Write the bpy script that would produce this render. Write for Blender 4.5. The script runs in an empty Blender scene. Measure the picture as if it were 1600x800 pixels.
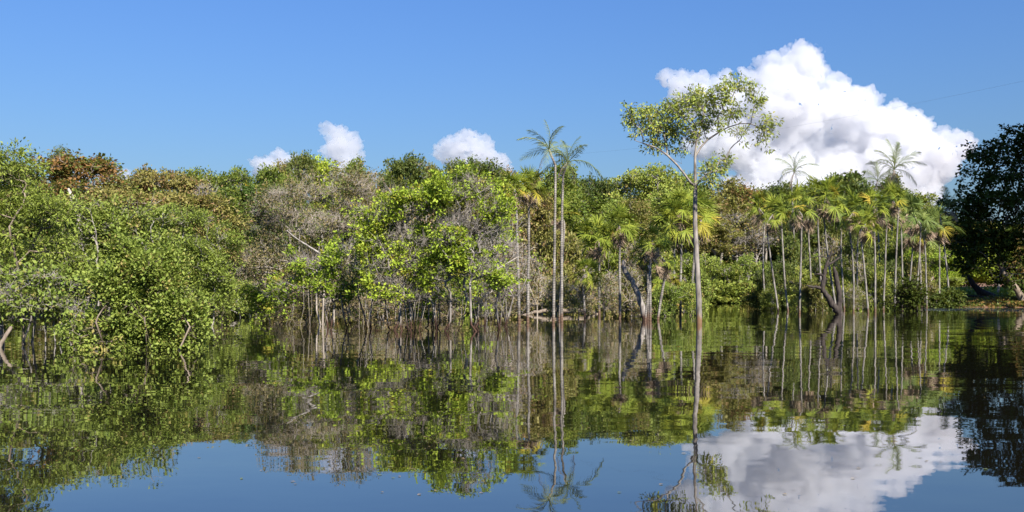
import bpy, math, random
import numpy as np
from mathutils import Vector, Matrix

# ------------------------------------------------------------------ camera, sky, sun, exposure
S = bpy.context.scene
COL = S.collection
F, HZ, CH = 1555.6, 465.0, 1.5            # focal length in photo pixels, horizon row, eye height (seated in a boat)
cam = bpy.data.cameras.new('camera'); camo = bpy.data.objects.new('camera', cam); COL.objects.link(camo)
cam.sensor_width = 36; cam.lens = 35; cam.shift_y = 65/1600
cam.clip_start = .1; cam.clip_end = 60000
camo.location = (0, 0, CH); camo.rotation_euler = (math.pi/2, 0, 0)
S.camera = camo
SUN_EL, SUN_AZ = 40.0, 152.0              # azimuth clockwise from the view direction (behind, to the right)
w = bpy.data.worlds.new('World'); S.world = w; w.use_nodes = True
nt = w.node_tree; sky = nt.nodes.new('ShaderNodeTexSky'); sky.sky_type = 'NISHITA'; sky.sun_disc = False
sky.sun_elevation = math.radians(SUN_EL); sky.sun_rotation = math.radians(SUN_AZ)
sky.air_density = 2.2; sky.dust_density = 0.5; sky.ozone_density = 6; sky.altitude = 100
bg = nt.nodes['Background']; bg.inputs[1].default_value = 0.066
tint = nt.nodes.new('ShaderNodeMix'); tint.data_type = 'RGBA'; tint.blend_type = 'MULTIPLY'; tint.inputs[0].default_value = 1
tint.inputs[7].default_value = (.35, .53, 1, 1)      # white balance: the humid air's colour as the camera renders it
nt.links.new(sky.outputs[0], tint.inputs[6]); nt.links.new(tint.outputs[2], bg.inputs[0])
sl = bpy.data.lights.new('sun', 'SUN'); sl.energy = 5.0; sl.angle = math.radians(.53); sl.color = (1, .945, .86)
so = bpy.data.objects.new('sun', sl); COL.objects.link(so)
_a, _e = math.radians(SUN_AZ), math.radians(SUN_EL)
SUND = Vector((math.sin(_a)*math.cos(_e), math.cos(_a)*math.cos(_e), math.sin(_e)))
so.rotation_euler = SUND.to_track_quat('Z', 'Y').to_euler(); so.location = (0, 0, 80)
S.view_settings.view_transform = 'Standard'; S.view_settings.look = 'None'
S.view_settings.gamma = 1; S.view_settings.exposure = 1.15
S.render.engine = 'CYCLES'
cy = S.cycles
cy.use_denoising = True
cy.max_bounces = 22; cy.diffuse_bounces = 3; cy.glossy_bounces = 3; cy.transmission_bounces = 4
cy.volume_bounces = 20; cy.transparent_max_bounces = 8
cy.caustics_reflective = False; cy.caustics_refractive = False

rng = np.random.default_rng(7)
random.seed(7)

# ------------------------------------------------------------------ helpers
def wx(px, d): return (px-800)/F*d
def wz(py, d): return CH+(HZ-py)/F*d
def dist(yb): return F*CH/(yb-HZ)         # distance of a waterline seen at photo row yb

def nrm(v): return v/np.maximum(np.linalg.norm(v, axis=-1, keepdims=True), 1e-9)

def mk_mesh(name, V, quads=None, tris=None, attrs=None, smooth=False):
    me = bpy.data.meshes.new(name)
    V = np.asarray(V, np.float32)
    nq = 0 if quads is None else len(quads); ntr = 0 if tris is None else len(tris)
    me.vertices.add(len(V)); me.vertices.foreach_set('co', V.ravel())
    loops = []
    if nq: loops.append(np.asarray(quads, np.int32).ravel())
    if ntr: loops.append(np.asarray(tris, np.int32).ravel())
    L = np.concatenate(loops)
    me.loops.add(len(L)); me.loops.foreach_set('vertex_index', L)
    st = np.concatenate([np.arange(nq)*4, nq*4+np.arange(ntr)*3]).astype(np.int32)
    me.polygons.add(nq+ntr); me.polygons.foreach_set('loop_start', st)
    if smooth: me.polygons.foreach_set('use_smooth', np.ones(nq+ntr, bool))
    for k, (dom, a) in (attrs or {}).items():
        at = me.attributes.new(k, 'FLOAT', dom); at.data.foreach_set('value', np.asarray(a, np.float32))
    me.update(calc_edges=True); me.validate()
    return me

def link(name, me, mat=None, parent=None, loc=None):
    o = bpy.data.objects.new(name, me); COL.objects.link(o)
    if mat is not None:
        if len(me.materials) == 0: me.materials.append(mat)
        if me.materials[0] != mat:
            o.material_slots[0].link = 'OBJECT'; o.material_slots[0].material = mat
    if parent is not None: o.parent = parent
    if loc is not None: o.location = loc
    return o

def tag(o, label=None, cat=None, group=None, kind=None):
    if label: o['label'] = label
    if cat: o['category'] = cat
    if group: o['group'] = group
    if kind: o['kind'] = kind
    return o

def empty(name, loc, rz=0, sc=None):
    o = bpy.data.objects.new(name, None); COL.objects.link(o); o.location = loc; o.rotation_euler.z = rz
    o.empty_display_size = .3
    if sc: o.scale = sc
    return o

ORD = ['first', 'second', 'third', 'fourth', 'fifth', 'sixth', 'seventh', 'eighth', 'ninth', 'tenth', 'eleventh', 'twelfth',
       'thirteenth', 'fourteenth', 'fifteenth', 'sixteenth', 'seventeenth', 'eighteenth', 'nineteenth', 'twentieth']

# value noise on arrays
def _h(i, j, k, s):
    n = (i*374761393+j*668265263+k*2147483647+s*974634777) & 0xffffffff
    n = ((n ^ (n >> 13))*1274126177) & 0xffffffff
    return ((n ^ (n >> 16)) & 0xffff)/65535.0
def vnoise(P, s=0):
    P = np.asarray(P, float); I = np.floor(P).astype(np.int64); f = P-I; f = f*f*(3-2*f)
    r = 0
    for a in (0, 1):
        for b in (0, 1):
            for c in (0, 1):
                wgt = (f[:, 0] if a else 1-f[:, 0])*(f[:, 1] if b else 1-f[:, 1])*(f[:, 2] if c else 1-f[:, 2])
                r = r+wgt*_h(I[:, 0]+a, I[:, 1]+b, I[:, 2]+c, s)
    return r*2-1
def fbm(P, s=0, o=3):
    r = 0; a = 1.
    for k in range(o): r = r+a*vnoise(np.asarray(P)*2**k, s+k); a *= .5
    return r

# ------------------------------------------------------------------ materials
def new_mat(name):
    m = bpy.data.materials.new(name); m.use_nodes = True
    n = m.node_tree.nodes; n.clear(); out = n.new('ShaderNodeOutputMaterial')
    return m, n, m.node_tree.links, out
def c4(c): return (c[0], c[1], c[2], 1)
def mixc(n, l, f, a, b):
    x = n.new('ShaderNodeMix'); x.data_type = 'RGBA'
    for i, v in ((0, f), (6, a), (7, b)):
        if isinstance(v, (tuple, list)): x.inputs[i].default_value = c4(v)
        elif isinstance(v, (int, float)): x.inputs[i].default_value = v
        else: l.new(v, x.inputs[i])
    return x.outputs[2]
def math_(n, l, op, a, b=None, c=None, clamp=False):
    x = n.new('ShaderNodeMath'); x.operation = op; x.use_clamp = clamp
    for i, v in enumerate((a, b, c)):
        if v is None: continue
        if isinstance(v, (int, float)): x.inputs[i].default_value = v
        else: l.new(v, x.inputs[i])
    return x.outputs[0]

def leaf_mat(name, a, b, c=None, cf=.2, trans=.3, rough=.55, spec=.16):
    """a-b: colours between which single leaves vary; c: colour of a share cf of the leaf tufts (new or old leaves)"""
    m, n, l, out = new_mat(name)
    at = n.new('ShaderNodeAttribute'); at.attribute_name = 'rnd'
    col = mixc(n, l, at.outputs['Fac'], a, b)
    if c is not None:
        ac = n.new('ShaderNodeAttribute'); ac.attribute_name = 'clu'
        s = math_(n, l, 'MULTIPLY_ADD', ac.outputs['Fac'], 8.0, -8.0*(1-cf), clamp=True)
        col = mixc(n, l, s, col, c)
    oi = n.new('ShaderNodeObjectInfo')
    v = math_(n, l, 'MULTIPLY_ADD', oi.outputs['Random'], .4, .8)
    hsv = n.new('ShaderNodeHueSaturation'); l.new(col, hsv.inputs['Color']); l.new(v, hsv.inputs['Value'])
    hu = math_(n, l, 'MULTIPLY_ADD', oi.outputs['Random'], -.03, .515); l.new(hu, hsv.inputs['Hue'])
    p = n.new('ShaderNodeBsdfPrincipled'); p.inputs['Roughness'].default_value = rough
    p.inputs['Specular IOR Level'].default_value = spec
    l.new(hsv.outputs[0], p.inputs['Base Color'])
    t = n.new('ShaderNodeBsdfTranslucent')
    tc = mixc(n, l, .5, hsv.outputs[0], (.22, .26, .02)); l.new(tc, t.inputs['Color'])
    mx = n.new('ShaderNodeMixShader'); mx.inputs[0].default_value = trans
    l.new(p.outputs[0], mx.inputs[1]); l.new(t.outputs[0], mx.inputs[2]); l.new(mx.outputs[0], out.inputs[0])
    return m

def bark_mat(name, a, b, scale=3., wet=None, rings=0):
    m, n, l, out = new_mat(name)
    tc = n.new('ShaderNodeTexCoord'); mp = n.new('ShaderNodeMapping'); mp.inputs['Scale'].default_value = (scale*2, scale*2, scale*.6)
    l.new(tc.outputs['Object'], mp.inputs['Vector'])
    nz = n.new('ShaderNodeTexNoise'); nz.inputs['Detail'].default_value = 5; nz.inputs['Scale'].default_value = 1.3
    l.new(mp.outputs[0], nz.inputs['Vector'])
    f = math_(n, l, 'MULTIPLY_ADD', nz.outputs['Fac'], 3.2, -1.1, clamp=True)
    col = mixc(n, l, f, a, b)
    hgt = nz.outputs['Fac']
    if rings:
        wv = n.new('ShaderNodeTexWave'); wv.bands_direction = 'Z'; wv.inputs['Scale'].default_value = rings; wv.inputs['Distortion'].default_value = 2.5
        l.new(tc.outputs['Object'], wv.inputs['Vector'])
        col = mixc(n, l, math_(n, l, 'MULTIPLY', wv.outputs['Fac'], .35), col, (a[0]*.5, a[1]*.5, a[2]*.5)); hgt = wv.outputs['Fac']
    if wet:
        g = n.new('ShaderNodeNewGeometry'); sp = n.new('ShaderNodeSeparateXYZ'); l.new(g.outputs['Position'], sp.inputs[0])
        z = math_(n, l, 'MULTIPLY_ADD', nz.outputs['Fac'], .7, sp.outputs['Z'])
        col = mixc(n, l, math_(n, l, 'MULTIPLY_ADD', z, -3.0, 2.9, clamp=True), col, wet)
    p = n.new('ShaderNodeBsdfPrincipled'); p.inputs['Roughness'].default_value = .85; p.inputs['Specular IOR Level'].default_value = .2
    l.new(col, p.inputs['Base Color'])
    bp = n.new('ShaderNodeBump'); bp.inputs['Strength'].default_value = .5; bp.inputs['Distance'].default_value = .02
    l.new(hgt, bp.inputs['Height']); l.new(bp.outputs[0], p.inputs['Normal'])
    l.new(p.outputs[0], out.inputs[0])
    return m

M = {}
M['lime'] = leaf_mat('lime_leaf', (0.176, 0.275, 0.024), (0.319, 0.402, 0.044), (0.341, 0.275, 0.044), .12)
M['fresh'] = leaf_mat('fresh_leaf', (0.218, 0.270, 0.046), (0.356, 0.391, 0.069), (0.149, 0.172, 0.046), .2)
M['mid'] = leaf_mat('mid_leaf', (0.162, 0.222, 0.036), (0.312, 0.360, 0.074), (0.360, 0.276, 0.096), .12)
M['green'] = leaf_mat('green_leaf', (0.120, 0.168, 0.026), (0.204, 0.240, 0.042), (0.276, 0.276, 0.048), .2)
M['olive'] = leaf_mat('olive_leaf', (0.161, 0.161, 0.040), (0.276, 0.253, 0.069), (0.241, 0.161, 0.069), .25)
M['dark'] = leaf_mat('dark_leaf', (0.069, 0.100, 0.022), (0.125, 0.156, 0.037), (0.175, 0.175, 0.037), .2)
M['shade'] = leaf_mat('dark_shaded_leaf', (.03, .045, .007), (.06, .08, .012), (.09, .09, .014), .1, trans=.1, spec=.08)  # leaf green blackened: the dark tree's shade is put into its colour
M['rust'] = leaf_mat('rust_leaf', (0.187, 0.110, 0.033), (0.275, 0.165, 0.055), (0.132, 0.165, 0.039), .45)
M['tan'] = leaf_mat('tan_leaf', (0.220, 0.165, 0.077), (0.330, 0.242, 0.121), (0.154, 0.187, 0.044), .35)
M['gold'] = leaf_mat('green_leaf_gold_bloom', (0.084, 0.144, 0.030), (0.156, 0.216, 0.048), (0.660, 0.396, 0.024), .13)
M['tall'] = leaf_mat('tall_tree_leaf', (.175, .235, .04), (.30, .35, .07), (.36, .36, .07), .25)
M['frond'] = leaf_mat('palm_frond', (0.156, 0.216, 0.026), (0.300, 0.324, 0.042), None)
M['frond_y'] = leaf_mat('palm_frond_yellowing', (0.308, 0.275, 0.033), (0.440, 0.341, 0.050), None)
M['frond_t'] = leaf_mat('palm_frond_tall', (0.143, 0.187, 0.055), (0.220, 0.253, 0.088), None)
M['frond_d'] = leaf_mat('palm_frond_dark', (0.090, 0.135, 0.030), (0.180, 0.225, 0.053), None)
M['frond_x'] = leaf_mat('palm_frond_dead', (.24, .17, .11), (.36, .27, .19), None, trans=.1)
M['bark_g'] = bark_mat('bark_grey', (.15, .13, .11), (.33, .30, .265), 3)
M['bark_gw'] = bark_mat('bark_grey_waterline', (.12, .10, .085), (.30, .27, .235), 3, wet=(.06, .032, .022))
M['bark_b'] = bark_mat('bark_brown', (.12, .09, .065), (.26, .21, .16), 3)
M['bark_t'] = bark_mat('bark_tan_twig', (.23, .19, .15), (.40, .35, .295), 3)
M['bark_d'] = bark_mat('bark_dark', (.025, .02, .018), (.07, .055, .045), 3)
M['bark_palm'] = bark_mat('bark_palm', (.11, .095, .08), (.34, .31, .27), 2, wet=(.12, .075, .05), rings=2.2)
M['bark_pale'] = bark_mat('bark_pale', (.26, .22, .18), (.46, .41, .35), 3)
M['bark_tall'] = bark_mat('bark_tall_tree', (.10, .085, .07), (.30, .265, .23), 2, wet=(.17, .10, .055))

# ------------------------------------------------------------------ ground and water
EDGE_PX = [-4000, 0, 400, 700, 1000, 1050, 1095, 1200, 1440, 1462, 1490, 1700, 6000]
EDGE_D = [80, 84, 92, 104, 118, 150, 262, 258, 250, 190, 156, 150, 120]
def ground_z(x, y):
    x = np.asarray(x, float); y = np.asarray(y, float)
    d = np.maximum(y, .1); px = np.clip(800+F*x/d, -4000, 6000)
    e = np.interp(px, EDGE_PX, EDGE_D)
    t = np.where(y > 1, y-e, -60.)
    bumpy = vnoise(np.stack([x*.15, y*.15, x*0], -1).reshape(-1, 3), 3).reshape(x.shape)*.25
    z = np.where(t < 0, np.maximum(t*.12, -2.6), np.minimum(t*.16, 1.15)+np.clip((t-8)*.035, 0, 7))
    return z+bumpy*(z > -.5)*.8
def build_ground():
    th = np.concatenate([np.radians(np.linspace(-40, 40, 161)), np.radians(np.linspace(42, 318, 70))])
    r = np.concatenate([np.linspace(2, 70, 20), np.linspace(72, 330, 130), np.geomspace(340, 9000, 30)])
    T, R = np.meshgrid(th, r); X = R*np.sin(T); Y = R*np.cos(T); Z = ground_z(X, Y)
    V = np.stack([X, Y, Z], -1).reshape(-1, 3); nt_, nr = len(th), len(r)
    i, j = np.meshgrid(np.arange(nt_), np.arange(nr-1)); i2 = (i+1) % nt_
    Q = np.stack([j*nt_+i, (j+1)*nt_+i, (j+1)*nt_+i2, j*nt_+i2], -1).reshape(-1, 4)
    V = np.concatenate([V, [[0, 0, -2.6]]]); c = len(V)-1; k = np.arange(nt_)
    tr = np.stack([k, (k+1) % nt_, np.full(nt_, c)], -1)
    m, n, l, out = new_mat('forest_floor')
    g = n.new('ShaderNodeNewGeometry')
    nz = n.new('ShaderNodeTexNoise'); nz.inputs['Scale'].default_value = 1.6; nz.inputs['Detail'].default_value = 8; l.new(g.outputs['Position'], nz.inputs['Vector'])
    n2 = n.new('ShaderNodeTexNoise'); n2.inputs['Scale'].default_value = .12; n2.inputs['Detail'].default_value = 3; l.new(g.outputs['Position'], n2.inputs['Vector'])
    la = n.new('ShaderNodeAttribute'); la.attribute_name = 'litter'
    soil = mixc(n, l, la.outputs['Fac'], (.10, .085, .05), (.28, .12, .065))
    col = mixc(n, l, math_(n, l, 'MULTIPLY_ADD', nz.outputs['Fac'], 4, -1.5, clamp=True), (.06, .045, .03), soil)
    col = mixc(n, l, math_(n, l, 'MULTIPLY_ADD', n2.outputs['Fac'], 4, -2.0, clamp=True), col, (.09, .10, .035))
    p = n.new('ShaderNodeBsdfPrincipled'); p.inputs['Roughness'].default_value = .95; l.new(col, p.inputs['Base Color'])
    bp = n.new('ShaderNodeBump'); bp.inputs['Distance'].default_value = .15; l.new(nz.outputs['Fac'], bp.inputs['Height']); l.new(bp.outputs[0], p.inputs['Normal'])
    l.new(p.outputs[0], out.inputs[0])
    tag(link('ground', mk_mesh('ground', V, Q, tr, {'litter': ('POINT', np.clip((V[:, 0]/np.maximum(V[:, 1], 1)*F+800-1470)/40, 0, 1)*(V[:, 1] > 20))}, smooth=True), m), 'brown leaf littered river bank and flooded river bed', None, None, 'structure')
build_ground()

def build_water():
    m, n, l, out = new_mat('black_river_water')
    g = n.new('ShaderNodeNewGeometry')
    def slope(scale, stretch, detail, amp, off):
        mp = n.new('ShaderNodeMapping'); mp.inputs['Scale'].default_value = (scale/stretch, scale, scale); mp.inputs['Location'].default_value = (off, off*2, 0)
        l.new(g.outputs['Position'], mp.inputs['Vector'])
        nz = n.new('ShaderNodeTexNoise'); nz.inputs['Scale'].default_value = 1; nz.inputs['Detail'].default_value = detail; nz.inputs['Roughness'].default_value = .5
        l.new(mp.outputs[0], nz.inputs['Vector'])
        v = n.new('ShaderNodeVectorMath'); v.operation = 'SUBTRACT'; l.new(nz.outputs['Color'], v.inputs[0]); v.inputs[1].default_value = (.5, .5, .5)
        s = n.new('ShaderNodeVectorMath'); s.operation = 'MULTIPLY'; l.new(v.outputs[0], s.inputs[0]); s.inputs[1].default_value = (amp, amp, 0)
        return s.outputs[0]
    calm = slope(.55, 2.2, 2, .020, 3.1)
    small = slope(3.2, 1.8, 2, .013, 9.7)
    rip = slope(2.6, 2.5, 3, .14, 5.3)
    # breeze patches: where a cat's paw ruffles the surface
    mp = n.new('ShaderNodeMapping'); mp.inputs['Scale'].default_value = (.025, .11, 1); mp.inputs['Location'].default_value = (4.3, 1.7, 0); l.new(g.outputs['Position'], mp.inputs['Vector'])
    pz = n.new('ShaderNodeTexNoise'); pz.inputs['Scale'].default_value = 1; pz.inputs['Detail'].default_value = 3; l.new(mp.outputs[0], pz.inputs['Vector'])
    patch = math_(n, l, 'MULTIPLY_ADD', pz.outputs['Fac'], 6, -3.75, clamp=True)
    def paw(c, sx, sy):
        q = n.new('ShaderNodeVectorMath'); q.operation = 'SUBTRACT'; l.new(g.outputs['Position'], q.inputs[0]); q.inputs[1].default_value = c
        k = n.new('ShaderNodeVectorMath'); k.operation = 'MULTIPLY'; l.new(q.outputs[0], k.inputs[0]); k.inputs[1].default_value = (1/sx, 1/sy, 0)
        ln = n.new('ShaderNodeVectorMath'); ln.operation = 'LENGTH'; l.new(k.outputs[0], ln.inputs[0])
        return math_(n, l, 'MULTIPLY_ADD', ln.outputs['Value'], -2.2, 2.2, clamp=True)
    near = math_(n, l, 'MULTIPLY', paw((wx(1620, 41), 41, 0), 4.6, 3.2), 2.2); wake = math_(n, l, 'MULTIPLY', paw((wx(1590, 120), 120, 0), 15, 27), 22.0)
    brk = math_(n, l, 'MULTIPLY_ADD', pz.outputs['Fac'], 3.5, -1.1, clamp=True)
    pw = math_(n, l, 'MULTIPLY_ADD', near, brk, wake)
    amt = math_(n, l, 'MULTIPLY_ADD', patch, .06, pw)
    rs = n.new('ShaderNodeVectorMath'); rs.operation = 'SCALE'; l.new(rip, rs.inputs[0]); l.new(amt, rs.inputs['Scale'])
    a = n.new('ShaderNodeVectorMath'); l.new(calm, a.inputs[0]); l.new(small, a.inputs[1])
    b = n.new('ShaderNodeVectorMath'); l.new(a.outputs[0], b.inputs[0]); l.new(rs.outputs[0], b.inputs[1])
    up = n.new('ShaderNodeVectorMath'); l.new(b.outputs[0], up.inputs[0]); up.inputs[1].default_value = (0, 0, 1)
    nn = n.new('ShaderNodeVectorMath'); nn.operation = 'NORMALIZE'; l.new(up.outputs[0], nn.inputs[0])
    p = n.new('ShaderNodeBsdfPrincipled'); p.inputs['Base Color'].default_value = (.007, .006, .004, 1)
    p.inputs['Roughness'].default_value = .015; p.inputs['IOR'].default_value = 1.85; p.inputs['Specular IOR Level'].default_value = .5
    p.inputs['Coat Weight'].default_value = .25; p.inputs['Coat IOR'].default_value = 1.4; p.inputs['Coat Roughness'].default_value = .012; l.new(nn.outputs[0], p.inputs['Coat Normal'])
    l.new(nn.outputs[0], p.inputs['Normal']); l.new(p.outputs[0], out.inputs[0])
    R = 9000
    tag(link('water', mk_mesh('water', [(-R, -R, 0), (R, -R, 0), (R, R, 0), (-R, R, 0)], [(0, 1, 2, 3)]), m), 'dark calm river water mirroring trees and sky', None, None, 'structure')
build_water()

# ------------------------------------------------------------------ clouds
def cloud_mat():
    m, n, l, out = new_mat('cloud_vapour')
    v = n.new('ShaderNodeVolumePrincipled'); v.inputs['Color'].default_value = (.89, .895, .91, 1)
    v.inputs['Density'].default_value = .02; v.inputs['Anisotropy'].default_value = .3
    l.new(v.outputs[0], out.inputs['Volume'])
    return m
M['cloud'] = cloud_mat()
_ico = None
def ico():
    global _ico
    if _ico is None:
        import bmesh
        bm = bmesh.new(); bmesh.ops.create_icosphere(bm, subdivisions=1, radius=1)
        _ico = (np.array([v.co[:] for v in bm.verts]), np.array([[v.index for v in f.verts] for f in bm.faces])); bm.free()
    return _ico
def cloud(label, puffs, d, seed, vox=2.2, kids=(9, 7, 4), depth=.8, lev=3):
    r_ = np.random.default_rng(seed); k = d/F
    C = [np.array([wx(x, d), (r_.random()-.5)*r*k*depth, wz(y, d), r*k]) for x, y, r in puffs]
    cur = C; allp = list(C)
    for lv in range(lev):
        nx = []
        for c in cur:
            for _ in range(kids[lv]):
                v = r_.normal(size=3); v /= np.linalg.norm(v)
                if v[1] > .35: v[1] *= -1
                if v[2] < -.4: v[2] *= -1
                rr = c[3]*r_.uniform(.28, .52)
                nx.append(np.array([*(c[:3]+v*(c[3]-rr*.25)), rr]))
        allp += nx; cur = nx
    for c in C:                                # loose scraps drifting off the edges
        for _ in range(7):
            v = r_.normal(size=3); v[1] *= .4; v /= np.linalg.norm(v); v[2] = abs(v[2])*.9
            q = c[:3]+v*c[3]*r_.uniform(1.05, 1.28); t = nrm(r_.normal(size=3)*np.array([1, .5, .5]))
            for a in np.linspace(-1, 1, 4): allp.append(np.array([*(q+t*a*4*k+r_.normal(size=3)*k), r_.uniform(1.5, 3.4)*k]))
    A = np.array(allp); A = A[A[:, 3] > 1.3*k]
    iv, it = ico()
    V = (iv[None]*A[:, None, 3:4]+A[:, None, :3]).reshape(-1, 3)
    T = (it[None]+(np.arange(len(A))*len(iv))[:, None, None]).reshape(-1, 3)
    org = np.array([C[0][0], 0, 0]); V = V-org
    me = mk_mesh('cloud', V, None, T)
    o = link('cloud', me, M['cloud'], None, (org[0], d, 0))
    md = o.modifiers.new('r', 'REMESH'); md.mode = 'VOXEL'; md.voxel_size = vox*k
    dg = bpy.context.evaluated_depsgraph_get(); me2 = bpy.data.meshes.new_from_object(o.evaluated_get(dg))
    o.modifiers.clear(); o.data = me2
    if not me2.materials: me2.materials.append(M['cloud'])
    n_ = len(me2.vertices); co = np.empty(n_*3, np.float32); me2.vertices.foreach_get('co', co); co = co.reshape(-1, 3)
    no = np.empty(n_*3, np.float32); me2.vertex_normals.foreach_get('vector', no); no = no.reshape(-1, 3)
    q = co/k
    dsp = fbm(q/14, seed, 4)*3.2+(np.abs(fbm(q/6, seed+9, 3))-.4)*3.0
    co2 = co+no*(dsp*k)[:, None]
    me2.vertices.foreach_set('co', co2.astype(np.float32).ravel()); me2.update()
    tag(o, label, 'cloud', 'white cumulus clouds in the blue sky')
    return o
BIG = [(1235, 120, 38), (1260, 100, 24), (1272, 84, 12), (1240, 95, 20), (1200, 112, 24), (1175, 130, 24), (1180, 170, 45), (1230, 180, 58), (1290, 165, 40), (1310, 140, 20),
       (1320, 190, 45), (1345, 165, 22), (1370, 210, 50), (1395, 185, 22), (1425, 235, 45), (1440, 210, 20), (1470, 245, 35), (1495, 235, 24), (1510, 222, 14), (1462, 270, 30),
       (1130, 145, 26), (1095, 140, 22), (1060, 135, 20), (1040, 125, 14), (1075, 165, 30), (1130, 190, 40), (1165, 235, 48), (1230, 250, 60), (1310, 260, 60), (1380, 280, 50),
       (1130, 118, 10), (1180, 300, 50), (1260, 330, 60), (1350, 330, 60), (1430, 310, 35), (1100, 230, 30), (1290, 115, 10)]
cloud('huge towering white cumulus cloud behind the tall tree', BIG, 4200, 11, vox=1.6)
cloud('small white cloud tower standing upright left of centre sky', [(513, 203, 10), (528, 215, 17), (545, 228, 18), (530, 240, 22), (540, 262, 26), (528, 285, 24), (507, 207, 5)], 5200, 21, vox=1.2)
cloud('low white cloud peeking over the trees left of the upright cloud tower', [(412, 258, 15), (437, 254, 16), (452, 262, 16), (425, 275, 26), (455, 285, 20)], 5200, 22, vox=1.2)
cloud('white pyramid shaped cloud above the middle of the forest', [(727, 218, 15), (745, 228, 18), (712, 235, 20), (690, 243, 13), (752, 245, 22), (730, 260, 30), (775, 258, 18), (790, 265, 12), (722, 210, 8)], 5200, 23, vox=1.2)
cloud('scrap of white cloud behind the rust coloured tree', [(200, 285, 16), (160, 270, 16), (130, 272, 14), (180, 295, 18)], 5600, 24, vox=1.2)

# ------------------------------------------------------------------ tree growing
def grow(trunk, extra_roots, pts, attach_from, bf, r_):
    """greedy branching: every point joins the growing tree where reach + share of path length is least"""
    pos = [np.array(p, float) for p in trunk]; par = [-1]+list(range(len(trunk)-1))
    path = [0.]
    for i in range(1, len(trunk)): path.append(path[-1]+np.linalg.norm(pos[i]-pos[i-1]))
    starts = list(range(min(attach_from, len(trunk)-1), len(trunk)))
    for er in extra_roots:                # a plain list is another stem from the ground, (node, list) a limb of the trunk
        at = -1
        if isinstance(er, tuple): at, er = er
        for i, p in enumerate(er):
            pos.append(np.array(p, float)); par.append(at if i == 0 else len(pos)-2)
            q = par[-1]; path.append(0. if q < 0 else path[q]+np.linalg.norm(pos[-1]-pos[q]))
            if at >= 0 and i > 0: starts.append(len(pos)-1)
        starts.append(len(pos)-1)
    ntr = len(pos)
    P = np.asarray(pts, float); n = len(P); best = np.full(n, 1e9); bp = np.zeros(n, int); done = np.zeros(n, bool)
    def upd(k):
        dv = P-pos[k]; c = np.linalg.norm(dv, axis=1)*(1+.5*np.clip(-dv[:, 2]/(np.linalg.norm(dv, axis=1)+1e-6), 0, 1))+bf*path[k]
        mk = (c < best) & ~done; best[mk] = c[mk]; bp[mk] = k
    for s in starts: upd(s)
    for _ in range(n):
        i = int(np.argmin(np.where(done, 1e12, best))); done[i] = True
        k = len(pos); pos.append(P[i]); par.append(int(bp[i])); path.append(path[bp[i]]+np.linalg.norm(P[i]-pos[bp[i]]))
        upd(k)
    return np.array(pos), np.array(par), ntr

def subdivide(pos, par, seg, jit, r_, keep=0):
    P = [p for p in pos]; Q = list(par)
    for i in range(len(pos)):
        a = par[i]
        if a < 0 or i < keep: continue
        L = np.linalg.norm(pos[i]-pos[a]); m = int(L/seg)
        if m < 1: continue
        m = min(m, 6); prev = a
        bow = r_.normal(size=3)*jit*L
        for q in range(1, m+1):
            t = q/(m+1); p = pos[a]*(1-t)+pos[i]*t+bow*math.sin(math.pi*t)+r_.normal(size=3)*jit*L*.35
            P.append(p); Q.append(prev); prev = len(P)-1
        Q[i] = prev
    return np.array(P), np.array(Q)

def radii(pos, par, rtip, expo, ntr=0, trunk_r=None):
    n = len(pos); ch = [[] for _ in range(n)]
    for i, a in enumerate(par):
        if a >= 0: ch[a].append(i)
    order = []; st = [i for i in range(n) if par[i] < 0]
    while st:
        i = st.pop(); order.append(i); st += ch[i]
    wgt = np.zeros(n)
    for i in reversed(order):
        if not ch[i]: wgt[i] = 1
        if par[i] >= 0: wgt[par[i]] += wgt[i]
    R = rtip*np.maximum(wgt, 1)**expo
    if trunk_r is not None: R[:len(trunk_r)] = np.maximum(R[:len(trunk_r)]*.6, trunk_r)
    return R, wgt, ch

class Tubes:
    def __init__(s): s.V = []; s.Q = []; s.T = []; s.n = 0
    def sweep(s, P, R, k):
        P = np.asarray(P, float); m = len(P)
        t = np.gradient(P, axis=0); t = nrm(t)
        ref = np.eye(3)[np.argmin(np.abs(t.mean(0)))]
        a = nrm(np.cross(t, ref)); b = np.cross(t, a)
        th = np.arange(k)*2*math.pi/k
        ring = (a[:, None]*np.cos(th)[None, :, None]+b[:, None]*np.sin(th)[None, :, None])*np.asarray(R)[:, None, None]+P[:, None]
        i = np.arange(k); j = np.arange(m-1)[:, None]*k
        q = np.stack([j+i, j+(i+1) % k, j+k+(i+1) % k, j+k+i], -1).reshape(-1, 4)+s.n
        s.V.append(ring.reshape(-1, 3)); s.Q.append(q); s.n += m*k
        s.V.append(P[-1:]+t[-1:]*R[-1]); e = s.n-k+i; s.T.append(np.stack([e, s.n-k+(i+1) % k, np.full(k, s.n)], -1)); s.n += 1
    def spikes(s, A, B, r):
        """fine twigs: three sided needles from A to B"""
        A = np.asarray(A); B = np.asarray(B); t = nrm(B-A); a = nrm(np.cross(t, [.31, .52, .8])); b = np.cross(t, a); n = len(A)
        r = np.broadcast_to(np.asarray(r, float), (n,))[:, None]
        V = np.stack([A+a*r, A-a*r*.5+b*r*.87, A-a*r*.5-b*r*.87, B], 1).reshape(-1, 3)
        q = (np.arange(n)*4)[:, None, None]+np.array([[0, 1, 3], [1, 2, 3], [2, 0, 3]])[None]
        s.V.append(V); s.T.append(q.reshape(-1, 3)+s.n); s.n += len(V)
    def mesh(s, name):
        return mk_mesh(name, np.concatenate(s.V), np.concatenate(s.Q) if s.Q else None, np.concatenate(s.T) if s.T else None, smooth=True)

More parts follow.
